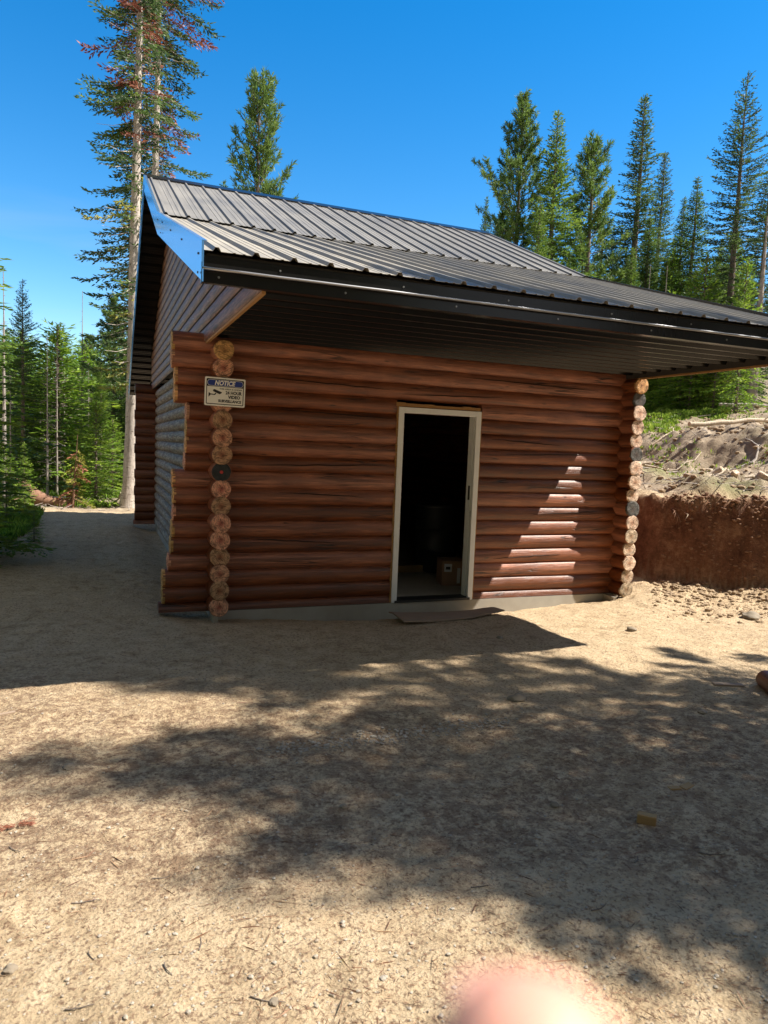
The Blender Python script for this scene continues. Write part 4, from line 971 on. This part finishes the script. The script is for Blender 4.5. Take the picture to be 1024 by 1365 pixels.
s1 = stump(952, 1.6, .08, .18, 'pale sawn stump tilted on the torn hillside soil', 'deadlog'); s1.rotation_euler = (.9, .3, .3)
s2 = stump(1016, .75, .10, .14, 'wide low stump at the bank brink by the right edge', 'deadlog'); s2.rotation_euler = (.5, .2, .2)
s3 = stump(978, 1.1, .05, .12, 'small sawn stump between the two bigger ones', 'deadlog'); s3.rotation_euler = (.7, -.2, .1)
# upturned root wad on the left with a dying sapling
x, y = spot(60, 18.6); mb = MB(); 
mb.tube([(-.45, 0, .32), (-.1, 0, .2), (.35, 0, .14), (.9, .1, .12)], [.30, .22, .16, .13], 12, True, .5, .22)
for k in range(16): a = R.uniform(0, 6.28); d = Vector((-.35 - R.random() * .3, math.cos(a) * .6, math.sin(a) * .5)); p = Vector((-.42, math.cos(a) * .15, .3 + math.sin(a) * .15)); mb.tube([p, p + d * .6, p + d + Vector((0, 0, -.05))], [.05, .03, .01], 6, True, .5, .1)
rwd = mb.build('root_wad', M['root'], None, True, 60); rwd.location = (x, y, rest(x, y, .0)); rwd.rotation_euler = (0, 0, -.2); rwd.scale = (.62, .7, .7); tag(rwd, 'torn reddish root wad of a fallen trunk at the edge of the woods', 'root')
T = Tree(); ax = trunk(T, 1.75, .03, .06, 3, 7, .006); rg = random.Random(4)
for i in range(34):
    h = .1 + 1.3 * (i / 34) ** .9; branch_spray(T, ax(h), rg.uniform(0, 6.28), .50 * (1.1 - h / 1.6) * rg.uniform(.6, 1.2), math.radians(rg.uniform(-45, -5)), .3, .1, 'red_n' if rg.random() < .5 else 'yellow', .08, .028, .05, .03, rg.uniform(.5, 1), twig=.25)
x, y = spot(97, 18.4); dy = build_tree(T, 'dying_sapling', 'drooping rust and yellow dying sapling beside the root wad', 'young tree', None, M['root'], (x, y, ground_z(x, y) - .03))
# root tangle hanging from the bank
for (px, py, lab) in ((900, 683, 'reddish fine root tuft hanging from the cut bank'), (914, 688, 'pale hanging root on the cut bank right of the reddish tuft')):
    r = ray(px, py); t = 9.15 / math.hypot(r.x, r.y); c = CAM + r * t
    for _ in range(60):
        c = CAM + r * t
        if ground_z(c.x, c.y) >= c.z: break
        t += .02
    mb = MB()
    for k in range(9 if px < 905 else 3):
        p = Vector((R.uniform(-.05, .05), -.01, R.uniform(0, .06))); d = Vector((R.uniform(-.14, .14), -.10, -R.uniform(.05, .22))); mb.tube([p + Vector((0, .05, 0)), p + d * .5 + Vector((0, -.03, .02)), p + d], [.007, .005, .0015], 5)
    o = mb.build('hanging_root', M['root'] if px < 905 else M['deadlog'], None, True); o.location = c; tag(o, lab, 'root')
# ground cover
def cover(name, sampler, n, hgt, mat, label, cat, w=.012):
    O, D, L, W, Tn = [], [], [], [], []
    for i in range(n):
        p = sampler()
        if p is None: continue
        x, y = p; z = ground_z(x, y); tn = R.random()
        for k in range(5):
            O.append((x + R.uniform(-.05, .05), y + R.uniform(-.05, .05), z)); D.append((R.uniform(-.6, .6), R.uniform(-.6, .6), 1)); L.append(hgt * R.uniform(.4, 1.2)); W.append(w * R.uniform(.7, 1.4)); Tn.append(max(0, min(1, tn + R.uniform(-.2, .2))))
    me = blades_mesh(name, np.array(O), np.array(D), np.array(L), np.array(W), np.array(Tn), mat); tag(link(bpy.data.objects.new(name, me)), label, cat, kind='stuff')
def g1():
    px = R.uniform(835, 965); d = R.uniform(15.0, 21.5) + (R.gauss(0, 1) if px < 900 else 1.5); return spot(px, d)
cover('green_ground_cover', g1, 7000, .085, M['grassm'], 'bright green low growth at the foot of the hillside firs', 'ground cover', .03)
def g2():
    x, y = spot(R.uniform(850, 1100), R.uniform(10, 26)); return (x, y) if seg_dist(x, y) > .8 and fbm(x, y, .6, 3) > .12 else None
cover('hillside_weeds', g2, 2600, .07, M['grassm'], 'thin weeds dotted over the hillside soil', 'weeds', .016)
def g3():
    x, y = spot(R.uniform(-70, 70), R.uniform(9.2, 17)); return (x, y) if x < -2.2 - .25 * max(0, 6 - y) + .3 * max(0, y - 12) else None
cover('undergrowth', g3, 3600, .16, M['bright'], 'low leafy undergrowth at the left edge in shade and sun', 'undergrowth', .035)
def g4():
    x, y = spot(R.uniform(-60, 230), R.uniform(18, 40)); return (x, y) if y > 11.2 else None
cover('forest_floor_plants', g4, 5000, .2, M['bright'], 'low plants covering the floor of the left hand woods', 'undergrowth', .03)
def debris():
    mb = MB()
    for i in range(520):
        x, y = spot(R.uniform(835, 1090), R.uniform(9.4, 22) if R.random() < .6 else R.uniform(9.3, 11))
        if seg_dist(x, y) < .35: continue
        a = R.uniform(0, 6.28); L = R.uniform(.05, .28); z = ground_z(x, y) + .01; mb.tube([(x, y, z), (x + math.cos(a) * L, y + math.sin(a) * L, z + R.uniform(0, .07))], [R.uniform(.003, .009), .003], 4, False)
    tag(mb.build('woody_debris', M['snag'], None), 'small grey sticks and roots littering the hillside', 'debris', kind='stuff')
    mb = MB()
    for i in range(420):
        x, y = spot(R.uniform(-20, 210), R.uniform(17.3, 24)); 
        if y < 10.4: continue
        a = R.uniform(0, 6.28); L = R.uniform(.1, .5); z = ground_z(x, y) + .01; mb.tube([(x, y, z), (x + math.cos(a) * L, y + math.sin(a) * L, z + R.uniform(0, .12))], [R.uniform(.006, .014), .004], 4, False)
    tag(mb.build('forest_debris', M['snag'], None), 'grey dead branches lying along the edge of the left woods', 'debris', kind='stuff')
debris()

# ------------------------------------------------------------------ the fingertip in front of the lens
def hand():
    """a hand reaching up below the lens; only the blurred index fingertip shows"""
    def P(r, u, f): return CAM + RT * r + UP * u + FW * f
    r = ray(672, 1290); d = .046
    tip = (d * (706 - 512) / FPX, -d * (1290 - 682.5) / FPX)      # right, up of the very top of the tip
    V, E, Rd = [], [], []
    def chain(start, pts):
        prev = start
        for (p, rad) in pts:
            V.append(p); Rd.append(rad); E.append((prev, len(V) - 1)) if prev is not None else None; prev = len(V) - 1
        return prev
    tx, ty = tip; wx = tx + .055
    root = chain(None, [((wx, -.175, d), .026)])
    palm = chain(root, [((wx - .004, -.150, d), .025), ((wx - .008, -.120, d), .020)])
    chain(palm, [((tx + .030, -.094, d), .0095), ((tx + .014, -.066, d + .001), .0085), ((tx + .004, ty - .024, d), .0098), ((tx, ty - .0120, d), .0096), ((tx, ty - .0045, d), .0068), ((tx, ty - .001, d), .0028)])
    for k, o in enumerate((.000, .017, .033)):
        chain(palm, [((wx - .004 + o, -.100 - .004 * k, d - .002), .0092), ((wx - .006 + o, -.088 - .006 * k, d - .024), .0082), ((wx - .010 + o, -.104 - .005 * k, d - .034), .0076), ((wx - .010 + o, -.118 - .004 * k, d - .026), .0066)])
    chain(root, [((wx - .032, -.140, d - .010), .012), ((wx - .046, -.118, d - .016), .0098), ((wx - .050, -.100, d - .018), .0085)])
    chain(root, [((wx + .006, -.23, d - .01), .026), ((wx + .02, -.32, d - .03), .034), ((wx + .05, -.44, d - .09), .040)])
    me = bpy.data.meshes.new('hand'); me.from_pydata([tuple(P(*p) - P(wx, -.175, d)) for p in V], E, []); me.materials.append(M['skin'])
    o = link(bpy.data.objects.new('hand', me)); o.location = P(wx, -.175, d)
    md = o.modifiers.new('skin', 'SKIN'); sv = me.skin_vertices[0].data
    for i, q in enumerate(Rd): sv[i].radius = (q, q)
    sv[0].use_root = True; md.use_smooth_shade = True; ss = o.modifiers.new('s', 'SUBSURF'); ss.levels = 2; ss.render_levels = 2
    tag(o, 'blurred pink fingertip of a hand reaching up over the bottom edge', 'hand')
    # nail on the far side of the fingertip
    mb = MB(); n = 8; vs = []
    for i in range(n + 1):
        for j in range(5): a = (i / n - .5) * 1.5; vs.append(tuple(P(tx + math.sin(a) * .0062, ty - .004 - j * .0024, d + math.cos(a) * .0066) - o.location))
    mb.add(vs, [(i * 5 + j, i * 5 + j + 1, (i + 1) * 5 + j + 1, (i + 1) * 5 + j) for i in range(n) for j in range(4)]); mb.build('fingernail', M['nail'], o, True)
hand()

# ------------------------------------------------------------------ light
AZ, EL = 1.1747, .9035
sd = Vector((math.sin(AZ) * math.cos(EL), -math.cos(AZ) * math.cos(EL), math.sin(EL)))     # towards the sun
sun = bpy.data.lights.new('sun', 'SUN'); sun.energy = 5.0; sun.angle = math.radians(.53); sun.color = (1.0, .94, .84)
so = link(bpy.data.objects.new('sun', sun)); so.rotation_euler = sd.to_track_quat('Z', 'Y').to_euler(); so.location = (20, -10, 30)
w = bpy.data.worlds.new('World'); sc.world = w; w.use_nodes = True; nt = w.node_tree; bg = nt.nodes['Background']
sky = nt.nodes.new('ShaderNodeTexSky'); sky.sky_type = 'NISHITA'; sky.sun_disc = False; sky.sun_elevation = EL; sky.sun_rotation = math.atan2(sd.x, sd.y); sky.altitude = 900; sky.air_density = 1.15; sky.dust_density = .15; sky.ozone_density = 1.6
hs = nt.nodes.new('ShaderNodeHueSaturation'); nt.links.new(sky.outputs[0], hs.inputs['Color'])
# deep blue to the north, south greyed and dimmed for neutral, darker shade
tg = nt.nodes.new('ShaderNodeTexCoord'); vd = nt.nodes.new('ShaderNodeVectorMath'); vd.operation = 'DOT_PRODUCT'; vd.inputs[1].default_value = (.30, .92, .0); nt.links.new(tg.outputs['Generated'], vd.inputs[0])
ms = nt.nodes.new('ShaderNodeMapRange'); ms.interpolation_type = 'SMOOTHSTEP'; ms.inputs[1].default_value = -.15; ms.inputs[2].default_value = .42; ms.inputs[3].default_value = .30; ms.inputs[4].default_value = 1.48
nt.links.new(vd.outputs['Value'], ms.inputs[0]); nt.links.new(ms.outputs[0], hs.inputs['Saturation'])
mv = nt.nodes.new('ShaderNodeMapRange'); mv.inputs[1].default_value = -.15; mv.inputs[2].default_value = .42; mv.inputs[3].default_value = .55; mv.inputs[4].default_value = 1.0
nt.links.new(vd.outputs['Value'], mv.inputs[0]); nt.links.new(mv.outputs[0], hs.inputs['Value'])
# faint wisps of cirrus low in the sky
tc = nt.nodes.new('ShaderNodeTexCoord'); mp = nt.nodes.new('ShaderNodeMapping'); mp.inputs['Scale'].default_value = (1.2, 1.2, 9); nt.links.new(tc.outputs['Generated'], mp.inputs[0])
nz = nt.nodes.new('ShaderNodeTexNoise'); nz.inputs['Scale'].default_value = 2.6; nz.inputs['Detail'].default_value = 7; nz.inputs['Distortion'].default_value = .5; nt.links.new(mp.outputs[0], nz.inputs[0])
cr = nt.nodes.new('ShaderNodeValToRGB'); cr.color_ramp.elements[0].position = .52; cr.color_ramp.elements[1].position = .78; nt.links.new(nz.outputs['Fac'], cr.inputs[0])
sx = nt.nodes.new('ShaderNodeSeparateXYZ'); nt.links.new(tc.outputs['Generated'], sx.inputs[0])
mr = nt.nodes.new('ShaderNodeMapRange'); mr.inputs[1].default_value = .08; mr.inputs[2].default_value = .3; mr.inputs[3].default_value = .6; mr.inputs[4].default_value = 0; nt.links.new(sx.outputs['Z'], mr.inputs[0])
mu = nt.nodes.new('ShaderNodeMath'); mu.operation = 'MULTIPLY'; nt.links.new(cr.outputs[0], mu.inputs[0]); nt.links.new(mr.outputs[0], mu.inputs[1])
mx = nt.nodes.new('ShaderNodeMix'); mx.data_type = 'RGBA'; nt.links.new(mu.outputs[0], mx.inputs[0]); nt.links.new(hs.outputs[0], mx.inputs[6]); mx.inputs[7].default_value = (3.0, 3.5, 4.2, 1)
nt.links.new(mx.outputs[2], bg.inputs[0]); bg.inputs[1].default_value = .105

# ------------------------------------------------------------------ camera
cam = bpy.data.cameras.new('camera'); co = link(bpy.data.objects.new('camera', cam)); sc.camera = co
co.matrix_world = Matrix(((RT.x, UP.x, -FW.x, CAM.x), (RT.y, UP.y, -FW.y, CAM.y), (RT.z, UP.z, -FW.z, CAM.z), (0, 0, 0, 1)))
cam.sensor_fit = 'HORIZONTAL'; cam.sensor_width = 36; cam.lens = 36 * FPX / 1024; cam.clip_start = .005; cam.clip_end = 2000
cam.dof.use_dof = True; cam.dof.focus_distance = 8.0; cam.dof.aperture_fstop = 12.0
sc.render.resolution_x = 768; sc.render.resolution_y = 1024
sc.view_settings.view_transform = 'Standard'; sc.view_settings.look = 'None'; sc.view_settings.exposure = 1.05; sc.view_settings.gamma = 1
print('objects', len(sc.objects), 'polys', sum(len(m.polygons) for m in bpy.data.meshes))
